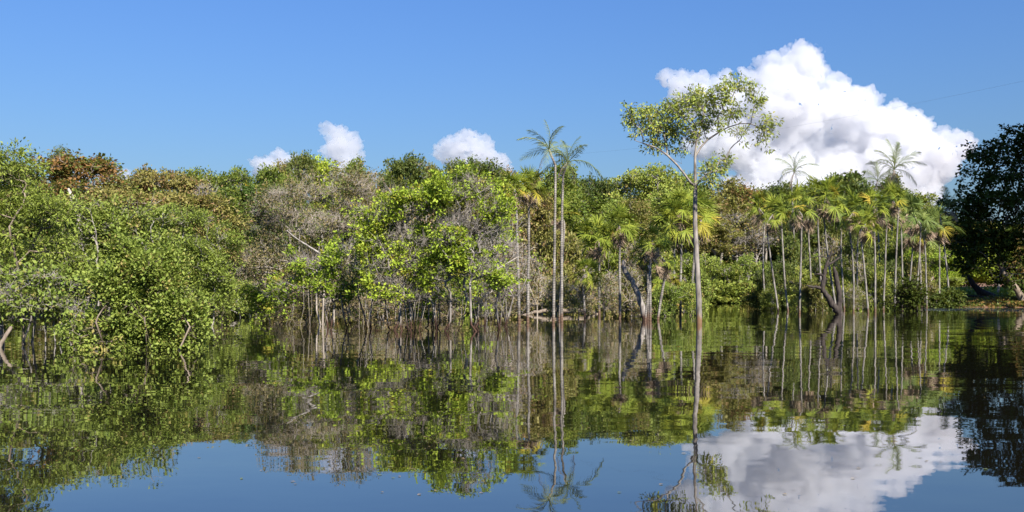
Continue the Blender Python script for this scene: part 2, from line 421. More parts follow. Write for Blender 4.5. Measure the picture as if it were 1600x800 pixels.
def tubes_of(pos, par, R, wgt, ch, tb=None, kmax=8):
    tb = tb or Tubes()
    n = len(pos); starts = [(i, None) for i in range(n) if par[i] < 0]
    while starts:
        i, p = starts.pop(); P = []; r = []
        if p is not None: P.append(pos[p]); r.append(min(R[p], R[i]*1.15))
        cur = i
        while True:
            P.append(pos[cur]); r.append(R[cur])
            if not ch[cur]: break
            c = sorted(ch[cur], key=lambda q: -wgt[q])
            for o in c[1:]: starts.append((o, cur))
            cur = c[0]
        if len(P) < 2: continue
        k = kmax if r[0] > .10 else 6 if r[0] > .05 else 4 if r[0] > .02 else 3
        tb.sweep(P, r, k)
    return tb

def leaves(anchors, axis, per, spread, length, width, r_, up=.5, flat=.7, fold=.22, drop=0., clu=None):
    """leaf blades in tufts about the anchors"""
    A = np.asarray(anchors); n = len(A)
    cnt = np.maximum(1, r_.poisson(per, n)) if np.isscalar(per) else per
    idx = np.repeat(np.arange(n), cnt); m = len(idx)
    off = nrm(r_.normal(size=(m, 3)))*(r_.random((m, 1))**.5); off[:, 2] *= flat
    ax = np.asarray(axis)[idx] if axis is not None else 0
    base = A[idx]+off*spread
    d = nrm(off*1.0+r_.normal(size=(m, 3))*.55+ax*.6+np.array([0, 0, -drop]))
    nn = r_.normal(size=(m, 3))*.7+np.array([0, 0, up]); nn = nrm(nn-d*(nn*d).sum(1, keepdims=True)); sd = np.cross(d, nn)
    L = (length*r_.uniform(.55, 1.4, m))[:, None]; W = L*width
    V = np.stack([base, base+d*L*.45+sd*W+nn*W*fold, base+d*L-nn*L*.12, base+d*L*.45-sd*W+nn*W*fold], 1).reshape(-1, 3)
    c = r_.random(n) if clu is None else clu
    return V, r_.random(m), c[idx]

def leaf_mesh(name, V, rnd, clu):
    n = len(V)//4
    return mk_mesh(name, V, np.arange(n*4).reshape(-1, 4), None, {'rnd': ('FACE', rnd), 'clu': ('FACE', clu)})

def fill(blobs, n, r_, shell=.55):
    """n points through a union of ellipsoids (cx,cy,cz,rx,ry,rz), denser towards the outside"""
    B = np.array(blobs, float); vol = (B[:, 3]*B[:, 4]*B[:, 5])**.75; pr = vol/vol.sum()
    k = r_.choice(len(B), n, p=pr); u = nrm(r_.normal(size=(n, 3))); rad = r_.random(n)**(1/3)
    rad = np.where(r_.random(n) < shell, .72+.28*r_.random(n), rad)
    return B[k, :3]+u*rad[:, None]*B[k, 3:]

def ragged(bl, seed, n=7, core=.62):
    """break each mass into a smaller core and many sprays standing off its surface, so that gaps open between them"""
    r_ = R_(seed); o = []
    for x, y, z, a, b, c in bl:
        o.append((x, y, z, a*core, b*core, c*core))
        for i in range(n):
            u = nrm(r_.normal(size=3)); u[1] = -abs(u[1]) if r_.random() < .3 else u[1]; q = r_.uniform(.2, .42); f = r_.uniform(.62, .98)
            o.append((x+u[0]*a*f, y+u[1]*b*f, z+u[2]*c*f, a*q*1.25, b*q*1.25, c*q*.72))
    return o
def R_(s): return np.random.default_rng(s)

def make_plant(blobs, base, npts, r_, rmax=None, bf=.35, seg=.9, jit=.06, rtip=.012, expo=.42, trunk=None, trunk_r=None, attach=1, roots=(),
               per=8, spread=.45, llen=.2, lwid=.32, leaf_frac=1., up=1.0, flat=.75, drop=0., twigs=2, twig_len=.5, wmax=3, shell=.55, leaf_lo=None, clump=.6):
    """returns (wood mesh, leaf mesh or None), all in the plant's own metres"""
    pts = fill(blobs, npts, r_, shell)
    tr = trunk if trunk is not None else [base, np.array(base)+np.array([0, 0, .5])]
    pos, par, ntr = grow(tr, roots, pts, attach, bf, r_)
    pos, par = subdivide(pos, par, seg, jit, r_, ntr)
    R, wgt, ch = radii(pos, par, rtip, expo, ntr, trunk_r)
    if rmax: R = rmax*np.tanh(R/rmax)
    tb = tubes_of(pos, par, R, wgt, ch)
    cand = np.where(wgt <= wmax)[0]; cand = cand[cand >= ntr]
    dirs = nrm(pos-pos[np.maximum(par, 0)]+1e-6)
    if twigs:
        tw = np.repeat(cand, twigs); m = len(tw)
        e = pos[tw]+nrm(dirs[tw]+r_.normal(size=(m, 3))*.7+np.array([0, 0, .15]))*twig_len*r_.uniform(.5, 1.3, (m, 1))
        tb.spikes(pos[tw], e, rtip*.7)
        anchors = np.concatenate([pos[cand], e]); adir = np.concatenate([dirs[cand], nrm(e-pos[tw])])
    else: anchors, adir = pos[cand], dirs[cand]
    wood = tb.mesh('wood')
    lf = None
    if per:
        if leaf_frac < 1:
            fld = vnoise(anchors/clump, int(r_.integers(999)))+.5*vnoise(anchors/clump*2.3, 5)+r_.normal(size=len(anchors))*.18
            kp = fld > np.quantile(fld, 1-leaf_frac); anchors, adir = anchors[kp], adir[kp]
        if leaf_lo is not None:
            kp = anchors[:, 2] > leaf_lo; anchors, adir = anchors[kp], adir[kp]
        V, a, c = leaves(anchors, adir, per, spread, llen, lwid, r_, up, flat, .22, drop)
        lf = leaf_mesh('leaves', V, a, c)
    return wood, lf

def place(name, label, cat, group, meshes, mats, loc, rz=0, sc=(1, 1, 1), pn=('trunk', 'crown')):
    e = empty(name, loc, rz, sc); tag(e, label, cat, group)
    if meshes[0] is not None: link(pn[0], meshes[0], mats[0], e)
    if meshes[1] is not None: link(pn[1], meshes[1], mats[1], e)
    return e

def pxblobs(bl, d, px0, zb=0.):
    """ellipsoids given as photo x, y, half width, half height [, depth offset, depth half size] at distance d -> metres about the plant's foot"""
    k = d/F; o = []
    for b in bl:
        x, y, rx, ry = b[:4]; dy = b[4] if len(b) > 4 else 0; ry_ = b[5] if len(b) > 5 else (rx+ry)/2*k*.9
        kk = (d+dy)/F
        o.append((wx(x, d+dy)-wx(px0, d), dy, wz(y, d+dy)-zb, rx*kk, ry_, ry*kk))
    return o

# ------------------------------------------------------------------ the tall tree in the water
def R_(s): return np.random.default_rng(s)
def pl(pts, d, px0):                       # photo polyline at distance d -> metres about the foot
    return [np.array([wx(p[0], d)-wx(px0, d), p[2] if len(p) > 2 else 0., wz(p[1], d)]) for p in pts]

def tall_tree():
    d = 58.; px0 = 1092
    tr = pl([(1093, 545), (1092.5, 505), (1092, 470), (1090, 430), (1088, 390), (1086, 350), (1086, 320), (1087, 292), (1086, 268), (1086, 245), (1088, 222), (1088, 200)], d, px0)
    tr_r = np.array([.19, .175, .165, .155, .145, .135, .13, .115, .085, .075, .055, .04])
    limbs = [(7, pl([(1078, 284), (1068, 272, -.2), (1056, 258, -.3), (1040, 243, -.4), (1022, 232, -.5), (1003, 226, -.5), (990, 222, -.6)], d, px0)),
             (9, pl([(1095, 230), (1106, 218, .2), (1124, 206, .3), (1140, 197, .4), (1158, 191, .5), (1176, 190, .6), (1194, 198, .6)], d, px0)),
             (7, pl([(1094, 280, -.3), (1106, 272, -.5), (1118, 266, -.7)], d, px0)),
             (3+14, pl([(1066, 255, .2), (1064, 240, .3), (1070, 232, .3), (1078, 230, .3)], d, px0))]
    bl = [(983, 180, 13, 12), (1005, 195, 26, 22), (1035, 188, 28, 24), (1040, 205, 24, 18), (1075, 178, 28, 24), (1098, 162, 26, 17), (1068, 205, 22, 14), (1126, 152, 22, 16), (1148, 128, 19, 13),
          (1165, 142, 16, 12), (1176, 158, 14, 10), (1140, 172, 24, 15), (1130, 195, 20, 14), (1158, 210, 9, 18), (1201, 192, 13, 11), (1198, 214, 9, 18), (1176, 184, 13, 8), (1030, 226, 17, 9), (1116, 262, 24, 17), (1104, 284, 9, 8),
          (995, 212, 13, 9), (1112, 178, 20, 18), (1052, 178, 18, 15), (1085, 152, 17, 11), (1092, 203, 22, 15), (1060, 162, 18, 12), (1020, 176, 20, 13), (1132, 246, 14, 10), (1105, 272, 18, 14), (1072, 226, 14, 10)]
    B = [(x, y+r_o, z, rx, max(ry, .5)*1.15, rz) for (x, y, z, rx, ry, rz), r_o in zip(pxblobs(bl, d, px0), np.random.default_rng(3).uniform(-.9, .9, len(bl)))]
    wood, lf = make_plant([(x, y, z, a*.95, b*.9, c*.92) for x, y, z, a, b, c in B], None, 480, R_(31), bf=.25, seg=.45, jit=.09, rtip=.014, expo=.38, trunk=tr, trunk_r=tr_r, attach=8, roots=limbs,
                          per=9.5, spread=.25, llen=.185, lwid=.22, drop=.4, twigs=2, twig_len=.38, wmax=4, flat=.8, shell=.3, up=1., leaf_frac=.8, clump=.45)
    place('tall_tree', 'tall slender tree with forked trunk and airy crown standing alone in the water', 'tree', None, (wood, lf), (M['bark_tall'], M['tall']), (wx(px0, d), d, 0))
tall_tree()

# ------------------------------------------------------------------ flooded bushes in the foreground and the middle
def stems(n, w, r_, x0=0., y0=0., h=1.6, zb=-1.2, dep=.5, lean=.5):
    o = []
    for i in range(n):
        x = x0+r_.uniform(-w, w); y = y0+r_.uniform(-w, w)*dep
        a = np.array([x, y, zb]); t = np.array([x+r_.normal()*lean*.7, y+r_.normal()*lean*.5, h*r_.uniform(.6, 1.2)])
        m = (a+t)/2+r_.normal(size=3)*.12
        o.append([a, np.array([a[0]*.8+m[0]*.2, a[1], 0.]), m, t])
    return o
def bush(name, label, px0, yb, bl, npts, mats, seed, nst=6, wst=.9, group=None, cat='bush', rbase=.05, bf=.3, hst=1.3, **kw):
    d = dist(yb); r_ = R_(seed); B = ragged(pxblobs(bl, d, px0), seed)
    st = stems(nst, wst, r_, h=hst)
    wood, lf = make_plant(B, None, npts, r_, bf=bf, trunk=st[0], roots=st[1:], attach=len(st[0])-1, **kw)
    return place(name, label, cat, group, (wood, lf), mats, (wx(px0, d), d, 0), pn=('stems', 'foliage'))
GB = 'flooded bushes along the left shore'
# feathery light tree at the left edge
bush('shore_tree', 'feathery pale green tree rising tallest at the left edge', 15, 535,
     [(5, 262, 34, 26), (-30, 300, 55, 50), (40, 300, 42, 40), (10, 345, 70, 50), (70, 345, 45, 40), (95, 385, 45, 30), (-20, 400, 60, 40), (22, 245, 14, 12), (50, 268, 20, 16)], 620, (M['bark_b'], M['fresh']), 41, nst=4, wst=.7, cat='tree', group=GB,
     per=17, spread=.24, llen=.12, lwid=.2, twigs=2, twig_len=.32, rtip=.008, seg=.5, drop=.1, hst=3.0, shell=.4, leaf_frac=.75)
bush('shore_bush', 'broad mid green bush with dark twigs in its middle, behind the water-touching bush', 150, 528,
     [(130, 350, 60, 42), (190, 345, 55, 40), (150, 390, 75, 40), (90, 410, 60, 34), (215, 390, 45, 40), (170, 430, 70, 34), (60, 440, 50, 26), (240, 350, 34, 26), (115, 455, 52, 22)], 700, (M['bark_g'], M['mid']), 42, nst=8, wst=1.5, group=GB,
     per=19, spread=.24, llen=.11, lwid=.27, twigs=3, twig_len=.4, rtip=.010, seg=.5, jit=.09, hst=2.2, shell=.4, leaf_frac=.58)
bush('shore_bush', 'leafy green bush hanging down into the water at the left', 232, 546,
     [(200, 420, 45, 32), (245, 440, 50, 36), (210, 470, 50, 30), (265, 485, 44, 32), (225, 505, 52, 26), (180, 495, 34, 26), (270, 525, 42, 15), (230, 530, 60, 12), (290, 505, 22, 24), (175, 450, 34, 26), (160, 520, 30, 16), (200, 538, 44, 8), (300, 530, 26, 12), (128, 522, 26, 18), (145, 540, 30, 7), (255, 541, 40, 6)], 760, (M['bark_b'], M['mid']), 43, rmax=.028, nst=6, wst=1.0, group=GB,
     per=22, spread=.24, llen=.105, lwid=.30, twigs=3, twig_len=.34, rtip=.008, seg=.4, hst=1.0, shell=.4, leaf_frac=.7)
bush('shore_bush', 'rounded pale green bush at the right end of the left shore thicket', 300, 510,
     [(285, 350, 42, 30), (320, 395, 50, 38), (270, 390, 50, 36), (345, 430, 34, 34), (300, 440, 60, 34), (250, 430, 40, 34), (330, 470, 36, 18), (275, 470, 45, 20), (345, 488, 28, 12), (310, 495, 40, 10)], 600, (M['bark_g'], M['fresh']), 44, nst=8, wst=1.3, group=GB,
     per=22, spread=.30, llen=.13, lwid=.26, twigs=3, twig_len=.42, rtip=.010, seg=.5, hst=1.6, shell=.4, leaf_frac=.6)
bush('shore_bush', 'tangle of bare grey twigs with sparse leaves above the left waterline', 55, 538,
     [(50, 470, 70, 34), (15, 480, 40, 32), (95, 480, 45, 28), (60, 440, 60, 24), (115, 495, 22, 20)], 620, (M['bark_g'], M['mid']), 45, rmax=.04, nst=14, wst=1.2, group=GB,
     per=3.2, spread=.3, llen=.14, lwid=.3, twigs=3, twig_len=.35, rtip=.009, seg=.35, jit=.12, leaf_frac=.55, hst=.7)
bush('shore_bush', 'small mixed green bush high up behind the left shore thicket', 235, 502,
     [(190, 320, 45, 26), (240, 325, 45, 28), (285, 330, 35, 26), (330, 350, 40, 34), (355, 385, 30, 30), (150, 318, 34, 22)], 480, (M['bark_b'], M['olive']), 46, nst=6, wst=1.6, group=GB,
     per=11, spread=.4, llen=.2, lwid=.28, twigs=2, twig_len=.4, rtip=.012, seg=.6, hst=3.0)
# leaning pale trunk at the left edge of the water
def one_tube(name, label, cat, pts, rad, mat, group=None, k=8, extra=(), part='trunk'):
    o = np.array(pts[0]); e = empty(name, (o[0], o[1], 0)); tag(e, label, cat, group)
    off = np.array([o[0], o[1], 0])
    tb = Tubes(); P = np.array(pts)-off
    def smooth(P, R, m=4):
        t = np.linspace(0, len(P)-1, (len(P)-1)*m+1)
        Q = np.stack([np.interp(t, np.arange(len(P)), P[:, i]) for i in range(3)], 1)
        for _ in range(3): Q[1:-1] = (Q[:-2]+2*Q[1:-1]+Q[2:])/4
        rr = np.interp(t, np.arange(len(P)), R)
        g = R_(abs(hash(name)) % 999 if False else len(label)*7+int(abs(P[0, 2])*100)); return Q+g.normal(size=Q.shape)*rr[:, None]*.12, rr*(1+g.normal(size=len(rr))*.05)
    Q, rr = smooth(P, np.array(rad)); tb.sweep(Q, rr, k)
    link(part, tb.mesh(part), mat, e)
    for pp, rd in extra:
        t2 = Tubes(); Q, rr = smooth(np.array(pp)-off, np.array(rd)); t2.sweep(Q, rr, max(4, k-2)); link('branch', t2.mesh('branch'), mat, e)
    return e
def wp(x, y, d): return np.array([wx(x, d), d, wz(y, d)])
one_tube('leaning_dead_tree', 'pale bare trunk leaning out of the water at the far left edge', 'trunk', [wp(-8, 565, 30), wp(0, 540, 30), wp(9, 524, 30), wp(17, 512, 30.2)], [.07, .065, .06, .05], M['bark_b'])
one_tube('dead_tree', 'pale broken dead trunk sticking up in front of the rust coloured tree', 'trunk', [wp(128, 420, 60), wp(124, 345, 60), wp(118, 322, 60), wp(111, 305, 60), wp(108, 296, 60)], [.16, .14, .13, .12, .09], M['bark_pale'])

GM = 'lime green bushes in the middle of the flooded shore'
def mid(label, px0, yb, bl, npts, seed, **kw):
    a = dict(rmax=.055, nst=18, wst=1.9, group=GM, per=15, spread=.26, llen=.14, lwid=.30, twigs=4, twig_len=.65, rtip=.011, seg=.5, jit=.13, leaf_frac=.25, clump=.75, wmax=3, hst=1.5, flat=.55, up=.9, shell=.35)
    a.update(kw); bush('flooded_bush', label, px0, yb, bl, npts, (M['bark_gw'], M['lime']), seed, **a)
mid('low lime green bush with dark branches arching down to the water', 545, 513,
    [(500, 415, 50, 30), (550, 410, 45, 30), (470, 440, 40, 30), (520, 450, 55, 25), (440, 455, 20, 25), (575, 440, 40, 34)], 560, 51, wst=1.3, leaf_frac=.22)
mid('lime green bush with many bare grey twigs beside the brown leafless tree', 625, 516,
    [(610, 330, 45, 36), (650, 320, 45, 34), (590, 370, 45, 40), (640, 380, 55, 40), (615, 430, 60, 34), (680, 400, 45, 40), (650, 450, 50, 30)], 900, 52, nst=24)
mid('widest lime green bush left of the pair of yellow crowned palms', 715, 517,
    [(700, 310, 45, 30), (745, 315, 40, 36), (770, 350, 30, 40), (710, 360, 55, 40), (750, 390, 50, 40), (700, 420, 50, 40), (770, 430, 34, 34), (735, 290, 30, 18)], 960, 53, nst=26, wst=2.3)
mid('sparse grey branched bush with pale slanting limbs left of the palm pair', 765, 510,
    [(770, 430, 40, 40), (790, 400, 40, 40), (750, 460, 40, 24), (800, 450, 34, 30)], 420, 54, leaf_frac=.05, nst=10, wst=1.2)
mid('small sprig of lime leaves standing in the water left of the arching bush', 402, 505,
    [(400, 478, 16, 18), (410, 465, 14, 12), (395, 490, 12, 8)], 60, 55, nst=3, wst=.3, leaf_frac=.8, hst=.5)
mid('dark stemmed bush growing between the two largest lime bushes', 668, 512,
    [(660, 440, 45, 34), (680, 470, 45, 20), (640, 475, 40, 18)], 420, 56, leaf_frac=.10, nst=14, wst=1.9)

# brown leafless tree
def tan_tree():
    d = 56.; px0 = 500; bl = [(480, 300, 55, 26), (540, 310, 45, 36), (450, 340, 55, 40), (510, 355, 60, 44), (560, 350, 34, 44), (430, 390, 45, 36), (490, 410, 60, 34), (570, 300, 28, 24), (415, 420, 30, 30)]
    st = stems(18, 2.6, R_(60), h=2.4)
    wood, lf = make_plant(ragged(pxblobs(bl, d, px0), 62, 6), None, 2000, R_(61), rmax=.06, bf=.22, trunk=st[0], roots=st[1:], attach=3, rtip=.010, expo=.40, seg=.6, jit=.08,
                          per=4.0, spread=.3, llen=.12, lwid=.3, leaf_frac=.42, twigs=5, twig_len=.6, wmax=4)
    place('leafless_tree', 'broad brown nearly leafless tree of fine tan twigs left of centre', 'tree', None, (wood, lf), (M['bark_t'], M['tan']), (wx(px0, d), d, 0))
tan_tree()

# ------------------------------------------------------------------ forest trees: a few grown forms, each tree a copy
VAR = {}
def var(key, H, Rr, bl, n, seed, trunk_h, tr_r=.22, **kw):
    r_ = R_(seed)
    tr = [np.array([0, 0, -1.]), np.array([r_.normal()*.2, r_.normal()*.2, trunk_h*.5]), np.array([r_.normal()*.35, r_.normal()*.35, trunk_h]), np.array([r_.normal()*.5, r_.normal()*.5, trunk_h*.6+H*.35])]
    a = dict(bf=.3, seg=1.2, jit=.07, rtip=.02, expo=.42, trunk=tr, trunk_r=np.array([1, .85, .7, .4])*tr_r, attach=2, per=13, spread=.5, llen=.28, lwid=.34, twigs=2, twig_len=.6, wmax=3, leaf_frac=.8, clump=1.1)
    a.update(kw)
    VAR[key] = (make_plant(ragged(bl, seed, 4), None, n, r_, **a), H, Rr)
def rb(seed, H, R, n, lo, flat=1., sz=.42):
    """lobed crown: n overlapping masses between height lo and H within radius R"""
    r_ = R_(seed); o = [(0, 0, (lo+H)/2, R*.55, R*.55, (H-lo)*.4)]
    for i in range(n):
        t = r_.random(); z = lo+(H-lo)*(.15+.7*t); rad = R*(1-.55*abs(t-.4)*1.6)*flat; an = r_.uniform(0, 6.28); q = rad*(.55+.3*r_.random())
        s = R*sz*r_.uniform(.7, 1.25); o.append((math.cos(an)*q, math.sin(an)*q, min(z, H-s*.6), s, s, s*.75))
    o.append((R*.2, 0, H-R*.28, R*.62, R*.62, R*.28))
    return o
var('round_a', 14, 3.6, rb(1, 14, 3.6, 11, 7.5), 420, 101, 7.5)
var('round_b', 14, 3.6, rb(2, 14, 3.6, 13, 7), 440, 102, 7)
var('round_c', 14, 3.4, rb(3, 14, 3.4, 12, 8), 420, 103, 8)
var('open_a', 15, 3.6, rb(4, 15, 3.6, 9, 8.5, sz=.3), 330, 104, 8, per=8, twigs=2)
var('open_b', 15, 3.6, rb(5, 15, 3.6, 10, 8.5, sz=.28), 330, 105, 8, per=7, twigs=3)
var('flat_a', 13, 4.5, [(0, 0, 12, 3.6, 3.6, .9), (2.4, .5, 11.6, 2, 2, .7), (-2.5, -.6, 11.5, 2, 2, .7), (.5, 2, 11.7, 2, 2, .7), (-.5, -2.2, 11.6, 2, 2, .8)], 300, 106, 9.5, flat=.4)
var('shrub_a', 6, 3.2, rb(7, 6, 3.2, 11, .6), 430, 107, 1.5, tr_r=.1, per=12, spread=.42, llen=.25)
var('shrub_b', 6, 3.2, rb(8, 6, 3.2, 12, .4), 430, 108, 1.5, tr_r=.1, per=12, spread=.42, llen=.25)
var('shrub_c', 5, 3.4, rb(9, 5, 3.4, 10, .3), 420, 109, 1.2, tr_r=.1, per=9, spread=.45, llen=.27, twigs=3)
var('bare_a', 12, 3.2, rb(10, 12, 3.2, 9, 4.5), 620, 110, 5.5, per=2.0, leaf_frac=.2, twigs=4, twig_len=.7, rtip=.018)
var('bare_b', 7, 3.4, rb(12, 7, 3.4, 9, .8), 620, 111, 1.8, tr_r=.12, per=2.5, leaf_frac=.3, twigs=4, twig_len=.6, rtip=.015)
var('deep', 14, 3.6, rb(14, 14, 3.6, 14, 8, sz=.36), 520, 112, 8, per=12, llen=.36, lwid=.4)
_rc = R_(500)
def forest(name, label, cat, group, key, px, ytop, rpx, d, mat, bark='bark_g', ground=None):
    (wood, lf), H, Rr = VAR[key]; x = wx(px, d); gz = float(ground_z(np.array([x]), np.array([d]))[0]) if ground is None else ground
    gz = max(gz, -.4); h = wz(ytop, d)-gz
    sxy = rpx*(1.22 if cat == 'tree' else 1.)*d/F/Rr; sz = h/H
    return place(name, label, cat, group, (wood, lf), (M[bark], M[mat]), (x, d, gz), _rc.uniform(0, 6.28), (sxy, sxy*_rc.uniform(.9, 1.1), sz))

LOOK = {'olive': 'olive', 'green': 'fresh green', 'dark': 'dark green', 'rust': 'rusty brown', 'lime': 'bright lime green', 'mid': 'mid green', 'fresh': 'pale green', 'gold': 'yellow flowering', 'tan': 'brown', 'shade': 'blackish green', 'tall': 'light green'}
FORM = {'round_a': 'rounded', 'round_b': 'rounded', 'round_c': 'rounded', 'open_a': 'open-crowned', 'open_b': 'open-crowned', 'flat_a': 'flat-topped', 'shrub_a': 'bushy', 'shrub_b': 'bushy', 'shrub_c': 'loose', 'bare_a': 'bare-twigged', 'bare_b': 'bare-twigged', 'deep': 'dense'}
PEND = []                                   # (object, look phrase, where phrase, photo x)
def row(rows, name, cat, where, group):
    for (px, ytop, rpx, d, key, mat, *b) in rows:
        o = forest(name, None, cat, group, key, px, ytop, rpx, d, mat, b[0] if b else 'bark_g')
        PEND.append((o, FORM[key]+' '+LOOK[mat]+' '+cat, where, px))
def finish_labels():
    by = {}
    for p in PEND: by.setdefault((p[1], p[2]), []).append(p)
    for (look, where), ps in by.items():
        ps.sort(key=lambda q: q[3])
        for i, p in enumerate(ps):
            if len(ps) == 1: p[0]['label'] = 'the only '+look+' '+where
            elif i == len(ps)-1 and i > 1: p[0]['label'] = 'rightmost '+look+' '+where
            else: p[0]['label'] = look+' '+where+', '+ORD[i]+' of its kind from left'

SKY = [(-45, 258, 62, 112, 'round_a', 'olive'), (40, 262, 45, 118, 'round_b', 'olive'), (190, 278, 36, 122, 'round_c', 'olive'), (222, 282, 28, 128, 'round_a', 'dark'),
       (252, 266, 46, 118, 'flat_a', 'olive'), (297, 268, 36, 126, 'round_b', 'green'), (335, 270, 30, 124, 'open_a', 'green'), (372, 266, 30, 122, 'open_b', 'green'),
       (412, 263, 33, 124, 'round_c', 'green'), (440, 258, 26, 128, 'round_a', 'olive'), (468, 239, 26, 118, 'open_a', 'dark'), (507, 250, 34, 120, 'open_b', 'lime'), (547, 256, 34, 126, 'round_b', 'green'),
       (586, 262, 32, 124, 'bare_a', 'olive'), (614, 268, 26, 130, 'round_a', 'green'), (641, 245, 29, 120, 'round_c', 'dark'), (680, 262, 30, 128, 'round_b', 'olive'), (712, 256, 27, 122, 'round_a', 'dark'),
       (752, 250, 38, 120, 'open_a', 'dark'), (790, 268, 30, 126, 'round_c', 'olive'), (826, 275, 30, 128, 'round_b', 'olive'), (880, 260, 34, 124, 'round_a', 'green'), (926, 277, 26, 132, 'round_c', 'dark'),
       (955, 288, 26, 130, 'round_b', 'dark'), (985, 268, 36, 126, 'open_b', 'mid'), (1028, 263, 40, 124, 'round_b', 'mid'), (1064, 276, 32, 134, 'round_a', 'mid'), (855, 282, 28, 126, 'open_a', 'olive')]
row(SKY, 'forest_tree', 'tree', 'on the left forest skyline', 'forest trees along the skyline')
forest('rust_tree', 'rusty brown and green open crowned tree above the left shore bushes', 'tree', None, 'open_a', 122, 240, 64, 92, 'rust', 'bark_b')
forest('forest_tree', 'dark small crown showing at the left shoulder of the rusty tree', 'tree', None, 'round_b', 92, 237, 18, 104, 'dark')
SEC = [(20, 330, 60, 96, 'round_a', 'mid'), (95, 310, 50, 98, 'round_b', 'olive'), (160, 305, 46, 96, 'open_b', 'olive'), (215, 300, 44, 98, 'round_c', 'mid'), (265, 305, 40, 98, 'round_a', 'olive'), (318, 282, 34, 100, 'bare_a', 'olive'),
       (352, 300, 36, 98, 'round_b', 'green'), (392, 285, 34, 100, 'open_a', 'gold'), (425, 292, 36, 102, 'round_c', 'green'), (455, 282, 30, 108, 'round_a', 'green'), (345, 345, 45, 86, 'round_b', 'mid'), (390, 355, 40, 84, 'round_a', 'dark'),
       (620, 288, 36, 100, 'bare_a', 'olive'), (575, 300, 40, 104, 'round_b', 'olive'), (665, 290, 38, 104, 'bare_a', 'tan'), (700, 285, 36, 106, 'round_c', 'olive'), (745, 282, 40, 106, 'round_a', 'olive'), (790, 300, 36, 104, 'bare_a', 'olive'),
       (835, 305, 38, 104, 'round_b', 'olive'), (880, 300, 40, 106, 'round_a', 'green'), (915, 305, 44, 108, 'round_c', 'green'), (950, 320, 40, 106, 'round_b', 'mid'), (990, 315, 40, 108, 'round_a', 'olive'), (1035, 300, 40, 112, 'round_c', 'mid'), (1070, 315, 34, 120, 'round_b', 'olive')]
row(SEC, 'forest_tree', 'tree', 'in the second forest row', 'forest trees below the skyline')
LOW = [(-20, 400, 70, 80, 'shrub_a', 'mid'), (60, 380, 60, 82, 'shrub_b', 'olive'), (150, 380, 60, 82, 'shrub_c', 'mid'), (250, 380, 60, 82, 'shrub_a', 'olive'), (330, 385, 50, 84, 'shrub_b', 'mid'), (400, 390, 50, 84, 'bare_b', 'tan', 'bark_t'),
       (455, 400, 50, 86, 'shrub_c', 'olive'), (520, 390, 55, 86, 'bare_b', 'olive', 'bark_t'), (590, 380, 55, 88, 'shrub_b', 'olive'), (650, 385, 50, 90, 'bare_b', 'tan', 'bark_t'), (705, 380, 50, 92, 'shrub_c', 'mid'), (760, 375, 50, 94, 'bare_b', 'olive', 'bark_t'),
       (815, 370, 50, 98, 'bare_b', 'tan', 'bark_t'), (860, 365, 46, 100, 'shrub_c', 'olive'), (905, 372, 46, 102, 'bare_b', 'olive', 'bark_t'), (945, 380, 44, 104, 'shrub_b', 'mid'), (985, 375, 44, 104, 'bare_b', 'tan', 'bark_t'), (1030, 385, 44, 108, 'shrub_a', 'mid'), (1075, 400, 36, 112, 'shrub_b', 'mid'),
       (845, 425, 42, 94, 'bare_b', 'olive', 'bark_t'), (930, 430, 40, 98, 'bare_b', 'tan', 'bark_t'), (780, 430, 44, 92, 'bare_b', 'tan', 'bark_t'), (1000, 430, 36, 100, 'shrub_c', 'olive'), (600, 430, 50, 82, 'bare_b', 'tan', 'bark_t'), (690, 435, 46, 84, 'bare_b', 'olive', 'bark_t'), (450, 445, 50, 78, 'bare_b', 'tan', 'bark_t'), (370, 440, 34, 76, 'shrub_b', 'mid')]
FRONT = [(792, 420, 34, 72, 'bare_b', 'tan', 'bark_t'), (838, 400, 36, 74, 'bare_b', 'tan', 'bark_t'), (872, 430, 30, 70, 'bare_b', 'olive', 'bark_g'), (905, 440, 30, 74, 'bare_b', 'tan', 'bark_t'), (945, 425, 34, 76, 'bare_b', 'tan', 'bark_t'), (985, 415, 32, 78, 'bare_b', 'olive', 'bark_t'), (1005, 455, 24, 72, 'bare_b', 'tan', 'bark_g'), (1040, 450, 26, 80, 'shrub_c', 'mid'), (1082, 445, 24, 84, 'shrub_c', 'mid'),
         (760, 440, 34, 66, 'bare_b', 'olive', 'bark_g'), (640, 455, 40, 60, 'bare_b', 'tan', 'bark_b'), (560, 460, 40, 60, 'bare_b', 'tan', 'bark_b'), (480, 455, 36, 58, 'bare_b', 'olive', 'bark_b'), (420, 450, 34, 62, 'bare_b', 'tan', 'bark_b'), (345, 455, 26, 58, 'bare_b', 'olive', 'bark_b'), (700, 462, 36, 62, 'bare_b', 'tan', 'bark_b')]
row(FRONT, 'flooded_shrub', 'shrub', 'standing in the shallows', 'bare shrubs in the shallows')
row(LOW, 'understory_shrub', 'shrub', 'at the forest foot', 'shrubs at the foot of the forest')
